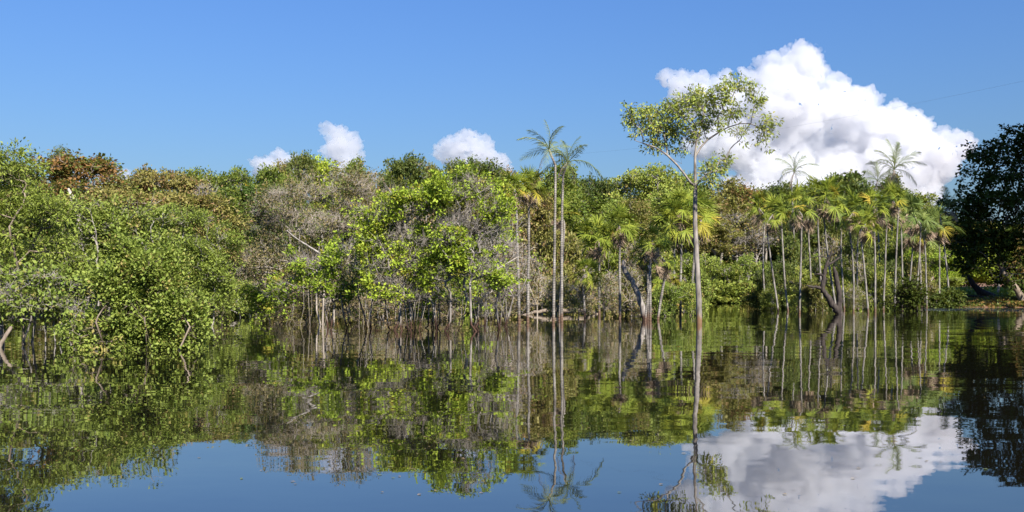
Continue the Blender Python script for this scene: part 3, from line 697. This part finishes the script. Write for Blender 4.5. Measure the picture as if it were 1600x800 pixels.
# far bank of the channel and the right hand clearing
FARS = [(1105, 405, 32, 262, 'shrub_a', 'mid'), (1140, 415, 30, 258, 'shrub_b', 'green'), (1172, 405, 34, 260, 'shrub_a', 'mid'), (1160, 445, 28, 252, 'shrub_c', 'olive'), (1125, 450, 26, 252, 'shrub_b', 'fresh'), (1205, 410, 30, 264, 'shrub_b', 'dark'), (1240, 405, 32, 262, 'shrub_a', 'dark'), (1275, 400, 32, 262, 'shrub_b', 'mid'),
        (1310, 405, 32, 260, 'shrub_c', 'dark'), (1345, 400, 32, 260, 'shrub_a', 'mid'), (1380, 400, 32, 256, 'shrub_b', 'fresh'), (1415, 395, 34, 250, 'shrub_c', 'lime'), (1450, 390, 34, 246, 'shrub_a', 'fresh'), (1485, 395, 32, 240, 'shrub_b', 'lime'), (1520, 390, 36, 240, 'shrub_c', 'fresh'), (1560, 385, 36, 236, 'shrub_a', 'lime'), (1600, 390, 40, 236, 'shrub_b', 'rust'),
        (1330, 440, 26, 250, 'shrub_b', 'lime'), (1225, 440, 24, 252, 'shrub_c', 'mid'), (1430, 430, 28, 230, 'shrub_b', 'lime'), (1480, 435, 28, 215, 'shrub_c', 'fresh')]
row(FARS, 'bank_shrub', 'shrub', 'on the far channel bank', 'shrubs on the far bank')
FART = [(1100, 300, 38, 292, 'round_a', 'olive'), (1130, 285, 34, 300, 'round_b', 'olive'), (1165, 292, 34, 300, 'open_a', 'rust'), (1150, 330, 34, 285, 'bare_a', 'olive'), (1120, 345, 34, 280, 'round_c', 'olive'), (1185, 340, 32, 285, 'bare_a', 'tan'), (1195, 295, 32, 302, 'round_c', 'dark'), (1225, 290, 34, 300, 'round_a', 'dark'), (1260, 296, 34, 300, 'round_b', 'green'),
        (1295, 285, 34, 298, 'round_c', 'dark'), (1322, 272, 30, 296, 'deep', 'dark'), (1350, 290, 32, 300, 'round_a', 'green'), (1385, 280, 34, 300, 'round_b', 'dark'), (1420, 300, 32, 300, 'round_c', 'green'), (1450, 325, 30, 300, 'round_a', 'olive'), (1480, 338, 30, 300, 'round_b', 'green'), (1515, 345, 32, 295, 'round_c', 'olive'), (1555, 350, 32, 295, 'round_a', 'green'), (1600, 350, 36, 290, 'round_b', 'rust'), (1240, 345, 34, 284, 'round_c', 'dark'), (1300, 340, 34, 284, 'round_b', 'dark'), (1355, 345, 34, 282, 'round_c', 'dark'), (1405, 355, 32, 280, 'round_a', 'green')]
row(FART, 'far_tree', 'tree', 'behind the far channel bank', 'trees behind the far bank')

GRV = [(1195, 425, 26, 128, 'shrub_b', 'dark'), (1222, 415, 28, 136, 'shrub_c', 'dark'), (1252, 425, 24, 124, 'shrub_a', 'mid'), (1282, 410, 28, 138, 'shrub_b', 'dark'), (1312, 420, 26, 130, 'shrub_c', 'green'), (1340, 405, 28, 140, 'bare_b', 'olive', 'bark_t'), (1368, 420, 26, 132, 'shrub_a', 'green'), (1394, 410, 26, 140, 'shrub_b', 'dark'),
       (1240, 375, 30, 150, 'shrub_b', 'dark'), (1300, 365, 32, 152, 'bare_b', 'olive', 'bark_t'), (1350, 370, 32, 150, 'shrub_c', 'dark'), (1400, 375, 30, 152, 'shrub_a', 'green'), (1440, 415, 24, 148, 'shrub_c', 'olive'), (1275, 445, 20, 116, 'shrub_c', 'olive'), (1335, 448, 20, 118, 'bare_b', 'olive', 'bark_t'), (1205, 455, 18, 118, 'shrub_a', 'green')]
row(GRV, 'grove_shrub', 'shrub', 'among the palm grove trunks', 'shrubs among the palm grove')
def wood_mass(name, label, px0, px1, d0, d1, ytop, n, llen, mat, seed):
    r_ = R_(seed); d = r_.uniform(d0, d1, n); px = r_.uniform(px0, px1, n); x = (px-800)/F*d
    gz = ground_z(x, d); lump = vnoise(np.stack([x*.14, d*.14, 0*x], 1), seed)*.5+.5
    top = wz(np.interp(px, [p[0] for p in ytop], [p[1] for p in ytop]), (d0+d1)/2)*(.72+.28*lump)
    z = gz+(top-gz)*r_.random(n)**.8
    V, a, c = leaves(np.stack([x, d, z], 1), None, 5, llen*2.2, llen, .42, r_, 1.0, .6)
    tag(link(name, leaf_mesh(name, V, a, c), M[mat]), label, None, None, 'stuff')
wood_mass('distant_wood', 'mass of dark forest closing the gaps behind the left and middle trees', -250, 1075, 140, 165, [(-250, 300), (300, 300), (700, 295), (1075, 310)], 16000, .7, 'dark', 301)
wood_mass('distant_wood', 'mass of dark forest closing the gaps behind the far bank', 1040, 1800, 305, 340, [(1040, 320), (1400, 315), (1450, 350), (1800, 360)], 12000, 1.3, 'dark', 302)
wood_mass('undergrowth', 'tangled undergrowth along the foot of the left and middle forest', -150, 1065, 88, 118, [(-150, 430), (600, 425), (1065, 430)], 9000, .34, 'olive', 303)
wood_mass('undergrowth', 'low undergrowth hanging over the far bank waterline', 1085, 1460, 248, 266, [(1085, 440), (1460, 440)], 7000, .7, 'green', 304)

wood_mass('undergrowth', 'low weeds growing behind the litter of the right bank', 1475, 1720, 170, 190, [(1475, 452), (1720, 448)], 2600, .5, 'mid', 305)

# ------------------------------------------------------------------ palms
def strip_leaflets(base, dirv, nv, L, W, droop, seg=2):
    """narrow bent blades: arrays of base, direction, normal"""
    n = len(base); side = np.cross(dirv, nv); V = []
    ts = [0, .5, 1.] if seg == 2 else [0, 1.]
    wd = [.55, 1., .08]
    for t, wv in zip(ts, wd):
        c = base+dirv*(L*t)[:, None]-np.array([0, 0, 1])*(droop*L*t*t)[:, None]
        V += [c-side*(W*wv)[:, None], c+side*(W*wv)[:, None]]
    V = np.stack(V, 1).reshape(-1, 3); k = np.arange(n)[:, None, None]*6
    Q = (k+np.array([[0, 1, 3, 2], [2, 3, 5, 4]])[None]).reshape(-1, 4)
    return V, Q
def frond_feather(seed, L=1.8, n=24, arch=.55, leaf=.42, droop=.6, w=.012):
    r_ = R_(seed); t = np.linspace(0, 1, 14); P = np.stack([t*L*(1-.12*t*t), 0*t, L*(.35*t-arch*t*t)], 1)
    tb = Tubes(); tb.sweep(P, .022*(1-.85*t), 4)
    u = np.linspace(.16, .99, n); V = [np.concatenate(tb.V)]; Q = [np.concatenate(tb.Q)]; T = tb.T; off = tb.n; rnd = []
    for sgn in (-1, 1):
        b = np.stack([np.interp(u, t, P[:, i]) for i in range(3)], 1); tg = nrm(np.stack([np.gradient(np.interp(u, t, P[:, i])) for i in range(3)], 1))
        dv = nrm(tg*.75+np.array([0, sgn, 0])*(.9-.4*u)[:, None]+np.array([0, 0, .12])+r_.normal(size=(n, 3))*.12)
        nv = nrm(np.cross(dv, np.cross([0, 0, 1.], dv))+r_.normal(size=(n, 3))*.25); nv = nrm(nv-dv*(nv*dv).sum(1, keepdims=True))
        LL = leaf*np.sin(np.pi*(.15+.8*u))**.7*r_.uniform(.85, 1.1, n); v, q = strip_leaflets(b, dv, nv, LL, np.full(n, w), droop*r_.uniform(.6, 1.3, n))
        V.append(v); Q.append(q+off); off += len(v)
    V = np.concatenate(V); Q = np.concatenate(Q); T = np.concatenate(T)
    return mk_mesh('frond', V, Q, T, {'rnd': ('FACE', r_.random(len(Q)+len(T)))})
def frond_fan(seed, pet=.78, rad=.64, n=26, sp=2.3, droop=.35, w=.026, arch=.25):
    r_ = R_(seed); t = np.linspace(0, 1, 8); P = np.stack([t*pet, 0*t, pet*(.25*t-arch*t*t)], 1)
    tb = Tubes(); tb.sweep(P, .018*(1-.5*t), 4)
    a = np.linspace(-sp, sp, n)+r_.normal(size=n)*.05; tg = nrm(P[-1]-P[-3]); sd = np.array([0, 1., 0]); up = np.cross(tg, sd)
    dv = nrm(np.cos(a)[:, None]*tg+np.sin(a)[:, None]*sd+up*(.18+.1*r_.normal(size=(n, 1)))); nv = nrm(up[None]+r_.normal(size=(n, 3))*.35); nv = nrm(nv-dv*(nv*dv).sum(1, keepdims=True))
    v, q = strip_leaflets(np.repeat(P[-1:], n, 0), dv, nv, rad*(1-.22*np.abs(a)/sp)*r_.uniform(.9, 1.08, n), np.full(n, w), droop*r_.uniform(.4, 1.5, n))
    V = np.concatenate([np.concatenate(tb.V), v]); Q = np.concatenate([np.concatenate(tb.Q), q+tb.n]); T = np.concatenate(tb.T)
    return mk_mesh('frond', V, Q, T, {'rnd': ('FACE', r_.random(len(Q)+len(T)))})
FEATH = [frond_feather(201+i, arch=(.35, .5, .65, .8)[i]) for i in range(4)]
FAN = [frond_fan(211+i, arch=(.1, .3, .5, .6)[i], droop=(.25, .4, .5, .6)[i]) for i in range(4)]
BASAL = frond_feather(230, L=1.8, n=22, arch=.75, leaf=.5, droop=.6, w=.022)
_rp = R_(77)
def palm(kind, label, base, yb, top, rpx, nf, nd, mat, group, d=None, ymix=.08, bend=0., trunk_r=.085, basal=0):
    """base: photo x at the waterline row yb; top: photo x,y of the crown's heart"""
    d = d or dist(yb); x0 = wx(base, d); r_ = _rp
    e = empty('fan_palm' if kind == 'fan' else 'feather_palm', (x0, d, 0)); tag(e, label, 'palm', group)
    gz = min(float(ground_z(np.array([x0]), np.array([d]))[0]), -.0)-.5
    tx, tz = wx(top[0], d)-x0, wz(top[1], d); t = np.linspace(0, 1, 16); z = gz+(tz-gz)*t
    bow = bend*d/F*np.sin(math.pi*t)+np.cumsum(np.cumsum(r_.normal(size=16)))*.006*d/60
    P = np.stack([tx*t**1.3+bow, np.cumsum(r_.normal(size=16))*.02, z], 1); P[-1, 0] = tx
    rs = d/62.; R = trunk_r*rs**.6*(1.25-.45*t); R[0] *= 1.25; tb = Tubes(); tb.sweep(P, R, 7); link('trunk', tb.mesh('trunk'), M['bark_palm'], e)
    if nf == 0: return e
    ymix *= .5
    if kind == 'fan': nf = int(nf*1.5); nd = int(nd*1.4)+r_.integers(1, 6)
    age = r_.uniform(.6, 1.15); sp_ = r_.uniform(.4, 1.7)
    if kind == 'fan': rpx *= r_.uniform(.8, 1.15); nf = max(8, int(nf*age)); nd = int(nd*sp_)
    heart = Vector((tx, float(P[-1, 1]), tz)); sc = rpx*d/F/1.55 if kind == 'fan' else rpx*d/F/1.5
    pool = FAN if kind == 'fan' else FEATH; ga = 2.39996; ph = r_.uniform(0, 6.28)
    for i in range(nf+nd):
        dead = i >= nf
        if dead: el = math.radians(r_.uniform(-75, -50)); me = pool[3 if kind == 'fan' else 0]; m = M['frond_x']
        else:
            u = (i+.5)/nf; el = math.radians(78-(105 if kind == 'fan' else 88)*u+r_.normal()*(12 if kind == 'fan' else 6)); me = pool[min(3, int(u*4))]; m = M[mat]
            if u > .6 and r_.random() < ymix*2.5 or r_.random() < ymix*.3: m = M['frond_y']
        az = ph+i*ga+r_.normal()*.15; s = sc*r_.uniform(.7, 1.2)*(.8 if dead else 1)
        o = link('dead_frond' if dead else 'frond', me, m, e)
        o.matrix_local = Matrix.Translation(heart+Vector((0, 0, -.06*i/nf*sc)))@Matrix.Rotation(az, 4, 'Z')@Matrix.Rotation(-el, 4, 'Y')@Matrix.Rotation(r_.normal()*.6, 4, 'X')@Matrix.Scale(s, 4)
    for i in range(basal):
        az = r_.uniform(0, 6.28); o = link('frond', BASAL, M['frond' if r_.random() > .25 else 'frond_y'], e)
        o.matrix_local = Matrix.Translation((r_.normal()*.25, r_.normal()*.25, r_.uniform(.1, .8)))@Matrix.Rotation(az, 4, 'Z')@Matrix.Rotation(-math.radians(r_.uniform(35, 70)), 4, 'Y')@Matrix.Scale(r_.uniform(.8, 1.15), 4)
    return e
GC = 'palms standing in the water at the centre'
palm('fan', 'yellow crowned fan palm, left one of the close pair in the water', 812, 506, (804, 296), 40, 20, 7, 'frond', GC, ymix=.3)
palm('fan', 'yellow crowned fan palm, right one of the close pair in the water', 824, 505, (826, 292), 40, 20, 7, 'frond', GC, ymix=.35)
palm('feather', 'tallest palm against the sky, left one of the two tall feather palms', 862, 505, (858, 234), 44, 10, 1, 'frond_t', GC, ymix=.1, bend=4)
palm('feather', 'tall feather palm against the sky, right one of the two', 879, 503, (887, 252), 46, 11, 2, 'frond_t', GC, ymix=0, bend=-3)
palm('fan', 'low fan palm with drooping dead leaves between the tall palms', 872, 500, (878, 335), 30, 13, 6, 'frond', GC, ymix=.15)
palm('fan', 'short fan palm with green crown low over the water', 916, 497, (918, 425), 36, 15, 5, 'frond', GC, basal=0)
palm('fan', 'fan palm with a straight pale trunk and green crown right of the short palm', 968, 498, (967, 352), 44, 18, 7, 'frond', GC)
palm('fan', 'leafy fan palm behind the short palm', 938, 492, (934, 372), 40, 16, 5, 'frond', GC)
palm('fan', 'fan palm left of the cluster with hanging brown leaves', 1012, 500, (1003, 398), 38, 15, 8, 'frond', GC)
palm('fan', 'yellow green fan palm at the heart of the cluster left of the tall tree', 1016, 501, (1020, 376), 44, 18, 8, 'frond', GC, ymix=.3)
palm('fan', 'low fan palm on the right of the cluster left of the tall tree', 1022, 500, (1033, 402), 36, 14, 8, 'frond', GC, ymix=.2)
palm('fan', 'leaning bare palm stem without leaves in the cluster', 1004, 502, (1012, 415), 30, 0, 0, 'frond', GC, trunk_r=.06)
palm('fan', 'high fan palm of the clump just left of the tall tree', 1053, 492, (1052, 348), 46, 17, 8, 'frond', GC)
palm('fan', 'highest crown of the palm clump just left of the tall tree', 1062, 492, (1064, 322), 48, 18, 6, 'frond', GC, basal=5)
palm('fan', 'fan palm right behind the trunk of the tall tree', 1076, 491, (1078, 336), 46, 17, 6, 'frond', GC, ymix=.2)
palm('fan', 'fan palm showing right of the tall tree trunk', 1083, 490, (1096, 342), 40, 14, 5, 'frond', GC, ymix=.2, basal=5)
palm('fan', 'short stemmed palm with arching basal leaves at the foot of the clump', 1046, 494, (1044, 430), 32, 12, 3, 'frond', GC, basal=6, ymix=.2)
GG = 'palms of the grove across the water on the right'
GR = [('fan', 1203, 484, (1186, 325), 34, 14, 4, 'frond', -6), ('fan', 1222, 487, (1208, 335), 34, 14, 4, 'frond', -4), ('fan', 1236, 486, (1220, 330), 36, 14, 4, 'frond_d', -3), ('fan', 1249, 490, (1243, 322), 40, 17, 6, 'frond', 0), ('feather', 1246, 478, (1241, 268), 30, 11, 2, 'frond_t', 0),
      ('fan', 1268, 484, (1262, 332), 36, 15, 5, 'frond_d', 0), ('fan', 1289, 485, (1270, 306), 40, 16, 5, 'frond', -3), ('fan', 1314, 488, (1291, 308), 42, 17, 6, 'frond', -5), ('fan', 1320, 484, (1312, 330), 36, 14, 4, 'frond_d', 0), ('fan', 1331, 487, (1334, 330), 38, 15, 5, 'frond', 5), ('fan', 1342, 483, (1345, 345), 34, 13, 4, 'frond_d', 0),
      ('fan', 1360, 489, (1352, 350), 36, 15, 7, 'frond', 0), ('fan', 1368, 488, (1366, 322), 38, 15, 8, 'frond', 0), ('fan', 1379, 485, (1380, 330), 36, 14, 7, 'frond_d', 2), ('feather', 1392, 479, (1397, 264), 38, 13, 2, 'frond_t', 0), ('feather', 1376, 478, (1372, 282), 28, 10, 2, 'frond_t', 0), ('fan', 1398, 486, (1393, 312), 38, 16, 6, 'frond', 0),
      ('fan', 1411, 484, (1408, 325), 36, 15, 6, 'frond_d', 0), ('fan', 1430, 485, (1427, 338), 34, 14, 7, 'frond_d', 0), ('fan', 1448, 482, (1450, 352), 30, 13, 6, 'frond_d', 0), ('fan', 1468, 481, (1466, 350), 32, 13, 7, 'frond_d', 0), ('feather', 1484, 480, (1482, 325), 32, 10, 4, 'frond_t', 0), ('fan', 1418, 481, (1420, 360), 30, 12, 5, 'frond_d', 0), ('fan', 1440, 481, (1438, 368), 28, 11, 6, 'frond_d', 0)]
for k, nm in (('fan', 'fan palm'), ('feather', 'tall feather palm')):
    g = sorted([q for q in GR if q[0] == k], key=lambda q: q[1])
    for i, (kk, b, yb, top, rp, nf, nd, mt, bend) in enumerate(g):
        palm(kk, nm+' of the right grove, '+(ORD[i] if i < 20 else 'last')+' trunk from the left', b, yb, top, rp, nf, nd, mt, GG, bend=bend, trunk_r=.07)

# ------------------------------------------------------------------ right bank: dark tree, snag, logs
def dark_tree():
    d = 158.; px0 = 1598; gz = 1.0
    bl = [(1585, 232, 30, 26), (1555, 238, 24, 18), (1530, 248, 22, 16), (1512, 268, 16, 14), (1605, 260, 45, 40), (1560, 280, 40, 26), (1535, 300, 34, 20), (1510, 318, 30, 18), (1492, 335, 14, 10), (1560, 330, 55, 34), (1620, 330, 55, 60), (1540, 360, 52, 34), (1510, 360, 26, 22), (1590, 385, 60, 36), (1545, 400, 45, 28), (1515, 395, 22, 26), (1560, 425, 40, 18), (1600, 430, 40, 26), (1640, 400, 50, 60), (1595, 210, 20, 14), (1650, 300, 60, 80)]
    B = ragged(pxblobs(bl, d, px0, gz), 72, 5, .6)
    tr = [p-np.array([0, 0, gz]) for p in pl([(1599, 476), (1597, 466), (1588, 452), (1577, 438), (1566, 424), (1562, 405), (1568, 380), (1575, 350)], d, px0)]
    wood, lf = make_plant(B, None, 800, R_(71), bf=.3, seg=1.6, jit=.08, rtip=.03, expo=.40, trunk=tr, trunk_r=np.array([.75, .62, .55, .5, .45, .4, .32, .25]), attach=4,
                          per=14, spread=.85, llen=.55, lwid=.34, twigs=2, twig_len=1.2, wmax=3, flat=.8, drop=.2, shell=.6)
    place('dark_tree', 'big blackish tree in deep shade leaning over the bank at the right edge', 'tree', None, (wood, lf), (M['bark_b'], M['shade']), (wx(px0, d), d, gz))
dark_tree()
# unseen tall trees added beyond the frame to keep the dark tree shaded
for i, (x, y, h, r) in enumerate([(85, 138, 50, 9.5), (94, 142, 50, 10), (91, 130, 54, 10), (103, 150, 48, 10)]):
    (wood, lf), H, Rr = VAR['deep']
    place('unseen_shade_tree', ORD[i]+' unseen tall dense tree added beyond the right frame edge for shade', 'tree', 'unseen trees added right of the frame to shade the dark tree', (wood, lf), (M['bark_b'], M['dark']), (x, y, 0), i*1.3, (r/Rr, r/Rr, h/H))

dS = 90
one_tube('snag', 'blackened dead snag with crooked arms standing in the water before the palm grove', 'snag',
         [wp(1313, 500, dS), wp(1311, 488, dS), wp(1312, 470, dS), wp(1310, 450, dS), wp(1306, 428, dS), wp(1303, 418, dS)], [0.375, 0.315, 0.270, 0.240, 0.210, 0.112], M['bark_d'],
         extra=[([wp(1309, 486, dS), wp(1300, 476, dS), wp(1292, 462, dS), wp(1284, 452, dS), wp(1287, 440, dS), wp(1288, 428, dS), wp(1290, 415, dS), wp(1302, 410, dS), wp(1312, 402, dS)], [0.315, 0.300, 0.255, 0.225, 0.203, 0.188, 0.165, 0.112, 0.053]),
                ([wp(1286, 451, dS), wp(1277, 449, dS), wp(1268, 448, dS), wp(1260, 446, dS)], [0.165, 0.143, 0.112, 0.045]),
                ([wp(1288, 432, dS), wp(1282, 428, dS), wp(1276, 428, dS)], [0.150, 0.120, 0.060]),
                ([wp(1289, 418, dS), wp(1296, 402, dS), wp(1300, 390, dS), wp(1296, 382, dS)], [0.128, 0.098, 0.068, 0.030]),
                ([wp(1297, 404, dS), wp(1285, 400, dS), wp(1270, 402, dS), wp(1255, 404, dS)], [0.045, 0.038, 0.030, 0.015])])
dB = 66
one_tube('dead_tree', 'grey crooked dead trunk leaning left beside the palm cluster', 'trunk', [wp(1008, 505, dB), wp(1004, 478, dB), wp(995, 456, dB), wp(986, 436, dB), wp(975, 422, dB), wp(974, 408, dB)], [.20, .19, .17, .16, .17, .10], M['bark_gw'])
for lab, pts, rad, mt in [
    ('long pale log lying along the waterline behind the centre palms', [wp(812, 495, 88), wp(835, 488, 88), wp(862, 484, 89), wp(895, 486, 90), wp(915, 484, 90), wp(942, 494, 91)], [.12, .15, .2, .2, .15, .08], 'bark_b'),
    ('pale log slanting up from the water left of the palm cluster', [wp(952, 484, 104), wp(970, 477, 104), wp(985, 471, 104), wp(995, 467, 104)], [.25, .25, .2, .12], 'bark_pale'),
    ('thin pale limb slanting over the water between the centre palms', [wp(925, 474, 76), wp(912, 461, 76), wp(900, 452, 76), wp(895, 446, 76)], [.10, .10, .08, .04], 'bark_pale'),
    ('pale forked limb rising to the right among the grey bushes', [wp(730, 470, 47), wp(722, 440, 47), wp(735, 425, 47), wp(740, 405, 47)], [.07, .06, .055, .03], 'bark_pale'),
    ('long pale bare limb slanting up to the right beside the palm pair', [wp(735, 440, 46), wp(760, 428, 46), wp(785, 416, 46), wp(808, 402, 46)], [.05, .05, .04, .02], 'bark_pale'),
    ('lower pale bare limb slanting up to the right beside the palm pair', [wp(755, 463, 46.5), wp(775, 452, 46.5), wp(800, 440, 46.5)], [.04, .04, .02], 'bark_pale'),
    ('crooked pale branch curving down inside the brown leafless tree', [wp(448, 360, 53), wp(462, 372, 53), wp(478, 382, 53), wp(500, 396, 53)], [.025, .035, .045, .05], 'bark_g'),
    ('dark fallen trunk lying on the right bank under the dark tree', [wp(1560, 468, 168), wp(1545, 463, 168), wp(1530, 458, 168), wp(1518, 440, 168), wp(1512, 430, 168)], [.8, .75, .65, .5, .25], 'bark_d'),
    ('second dark log at the water edge of the right bank', [wp(1502, 462, 164), wp(1520, 462, 164), wp(1545, 466, 164), wp(1570, 470, 164)], [.12, .16, .2, .2], 'bark_d'),
    ('pale broken stump at the head of the right bank', [wp(1450, 470, 150), wp(1450, 455, 150), wp(1451, 445, 150), wp(1456, 436, 150), wp(1459, 432, 150)], [.3, .28, .24, .2, .08], 'bark_pale'),
    ('white bent dead branch upright on the bank below the dark tree', [wp(1559, 470, 172), wp(1560, 450, 172), wp(1562, 440, 172), wp(1566, 433, 172)], [.12, .2, .3, .08], 'bark_pale')]:
    one_tube('fallen_log' if 'log' in lab or 'trunk' in lab else 'dead_limb', lab, 'log' if 'log' in lab or 'trunk' in lab else 'branch', pts, rad, M[mt])
bush('flooded_bush', 'dark grey twiggy bush in the water in front of the right palms', 1420, 486,
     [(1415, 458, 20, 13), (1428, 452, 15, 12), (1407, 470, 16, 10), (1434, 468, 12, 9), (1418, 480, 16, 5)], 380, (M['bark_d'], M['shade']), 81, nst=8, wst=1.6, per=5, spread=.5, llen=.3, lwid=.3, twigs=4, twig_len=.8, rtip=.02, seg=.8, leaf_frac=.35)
bush('flooded_bush', 'green bush at the tip of the right bank by the pale stump', 1475, 481,
     [(1474, 468, 15, 6), (1490, 466, 12, 7), (1485, 475, 18, 3), (1458, 476, 12, 3)], 160, (M['bark_b'], M['dark']), 82, nst=7, wst=2.2, per=9, spread=.6, llen=.42, lwid=.3, twigs=2, twig_len=.7, rtip=.02, seg=.8)


# ------------------------------------------------------------------ small things
def cable():
    n = 60; t = np.linspace(0, 1, n); a = wp(1780, 88, 64.); b = wp(868, 243, 132.)
    P = a[None]*(1-t)[:, None]+b[None]*t[:, None]; P[:, 2] -= 1.1*np.sin(math.pi*t)
    tb = Tubes(); tb.sweep(P, np.full(n, .0045), 5)
    m, nn, l, out = new_mat('cable_sheath'); p = nn.new('ShaderNodeBsdfPrincipled'); p.inputs['Base Color'].default_value = (.12, .12, .125, 1); p.inputs['Roughness'].default_value = .6; l.new(p.outputs[0], out.inputs[0])
    tag(link('overhead_cable', tb.mesh('cable'), m), 'thin dark overhead cable slanting across the sky and the big cloud', 'cable')
cable()
def tarp():
    d = 150.; c = wp(1462, 458, d); r_ = R_(91); iv, it = ico()
    V = iv*np.array([.85, .6, .75]); V = V*(1+.18*vnoise(V*2.3, 4)[:, None]); V[:, 2] = np.maximum(V[:, 2], -.45)
    m, n, l, out = new_mat('tarpaulin'); tc = n.new('ShaderNodeTexCoord'); sp = n.new('ShaderNodeSeparateXYZ'); l.new(tc.outputs['Object'], sp.inputs[0])
    col = mixc(n, l, math_(n, l, 'GREATER_THAN', sp.outputs['X'], .15), (.03, .05, .12), (.6, .62, .66)); p = n.new('ShaderNodeBsdfPrincipled'); p.inputs['Roughness'].default_value = .5; l.new(col, p.inputs['Base Color']); l.new(p.outputs[0], out.inputs[0])
    tag(link('tarpaulin_bundle', mk_mesh('tarpaulin_bundle', V, None, it, smooth=True), m, None, tuple(c)), 'small dark blue and white bundle beside the pale stump on the right bank', 'bundle')
tarp()
def litter():
    r_ = R_(95); n = 12000; d = r_.uniform(148, 178, n); px = r_.uniform(1470, 1680, n); x = (px-800)/F*d; z = ground_z(x, d); k = z > .03
    V, a, c = leaves(np.stack([x, d, z+.03], 1)[k], None, 2, .3, .42, .4, r_, 2.5, .15)
    tag(link('leaf_litter', leaf_mesh('leaf_litter', V, a, c), M['rust']), 'reddish brown leaf litter covering the low right bank', None, None, 'stuff')
litter()
def flecks():
    r_ = R_(93); n = 320; y = r_.uniform(7.5, 26, n); px = np.where(r_.random(n) < .6, r_.normal(660, 60, n), r_.uniform(100, 1550, n)); x = (px-800)/F*y
    s = r_.uniform(.012, .035, n); a = r_.uniform(0, 6.28, n); u = np.stack([np.cos(a), np.sin(a), 0*a], 1)*s[:, None]; v = np.stack([-np.sin(a), np.cos(a), 0*a], 1)*(s*.45)[:, None]
    c = np.stack([x, y, np.full(n, .004)], 1); V = np.stack([c-u, c+v+[0, 0, .003], c+u, c-v+[0, 0, .003]], 1).reshape(-1, 3)
    tag(link('floating_leaf_litter', leaf_mesh('flecks', V, r_.random(n), r_.random(n)), M['tan']), 'tiny pale leaf flecks floating on the near water', None, None, 'stuff')
flecks()
finish_labels()
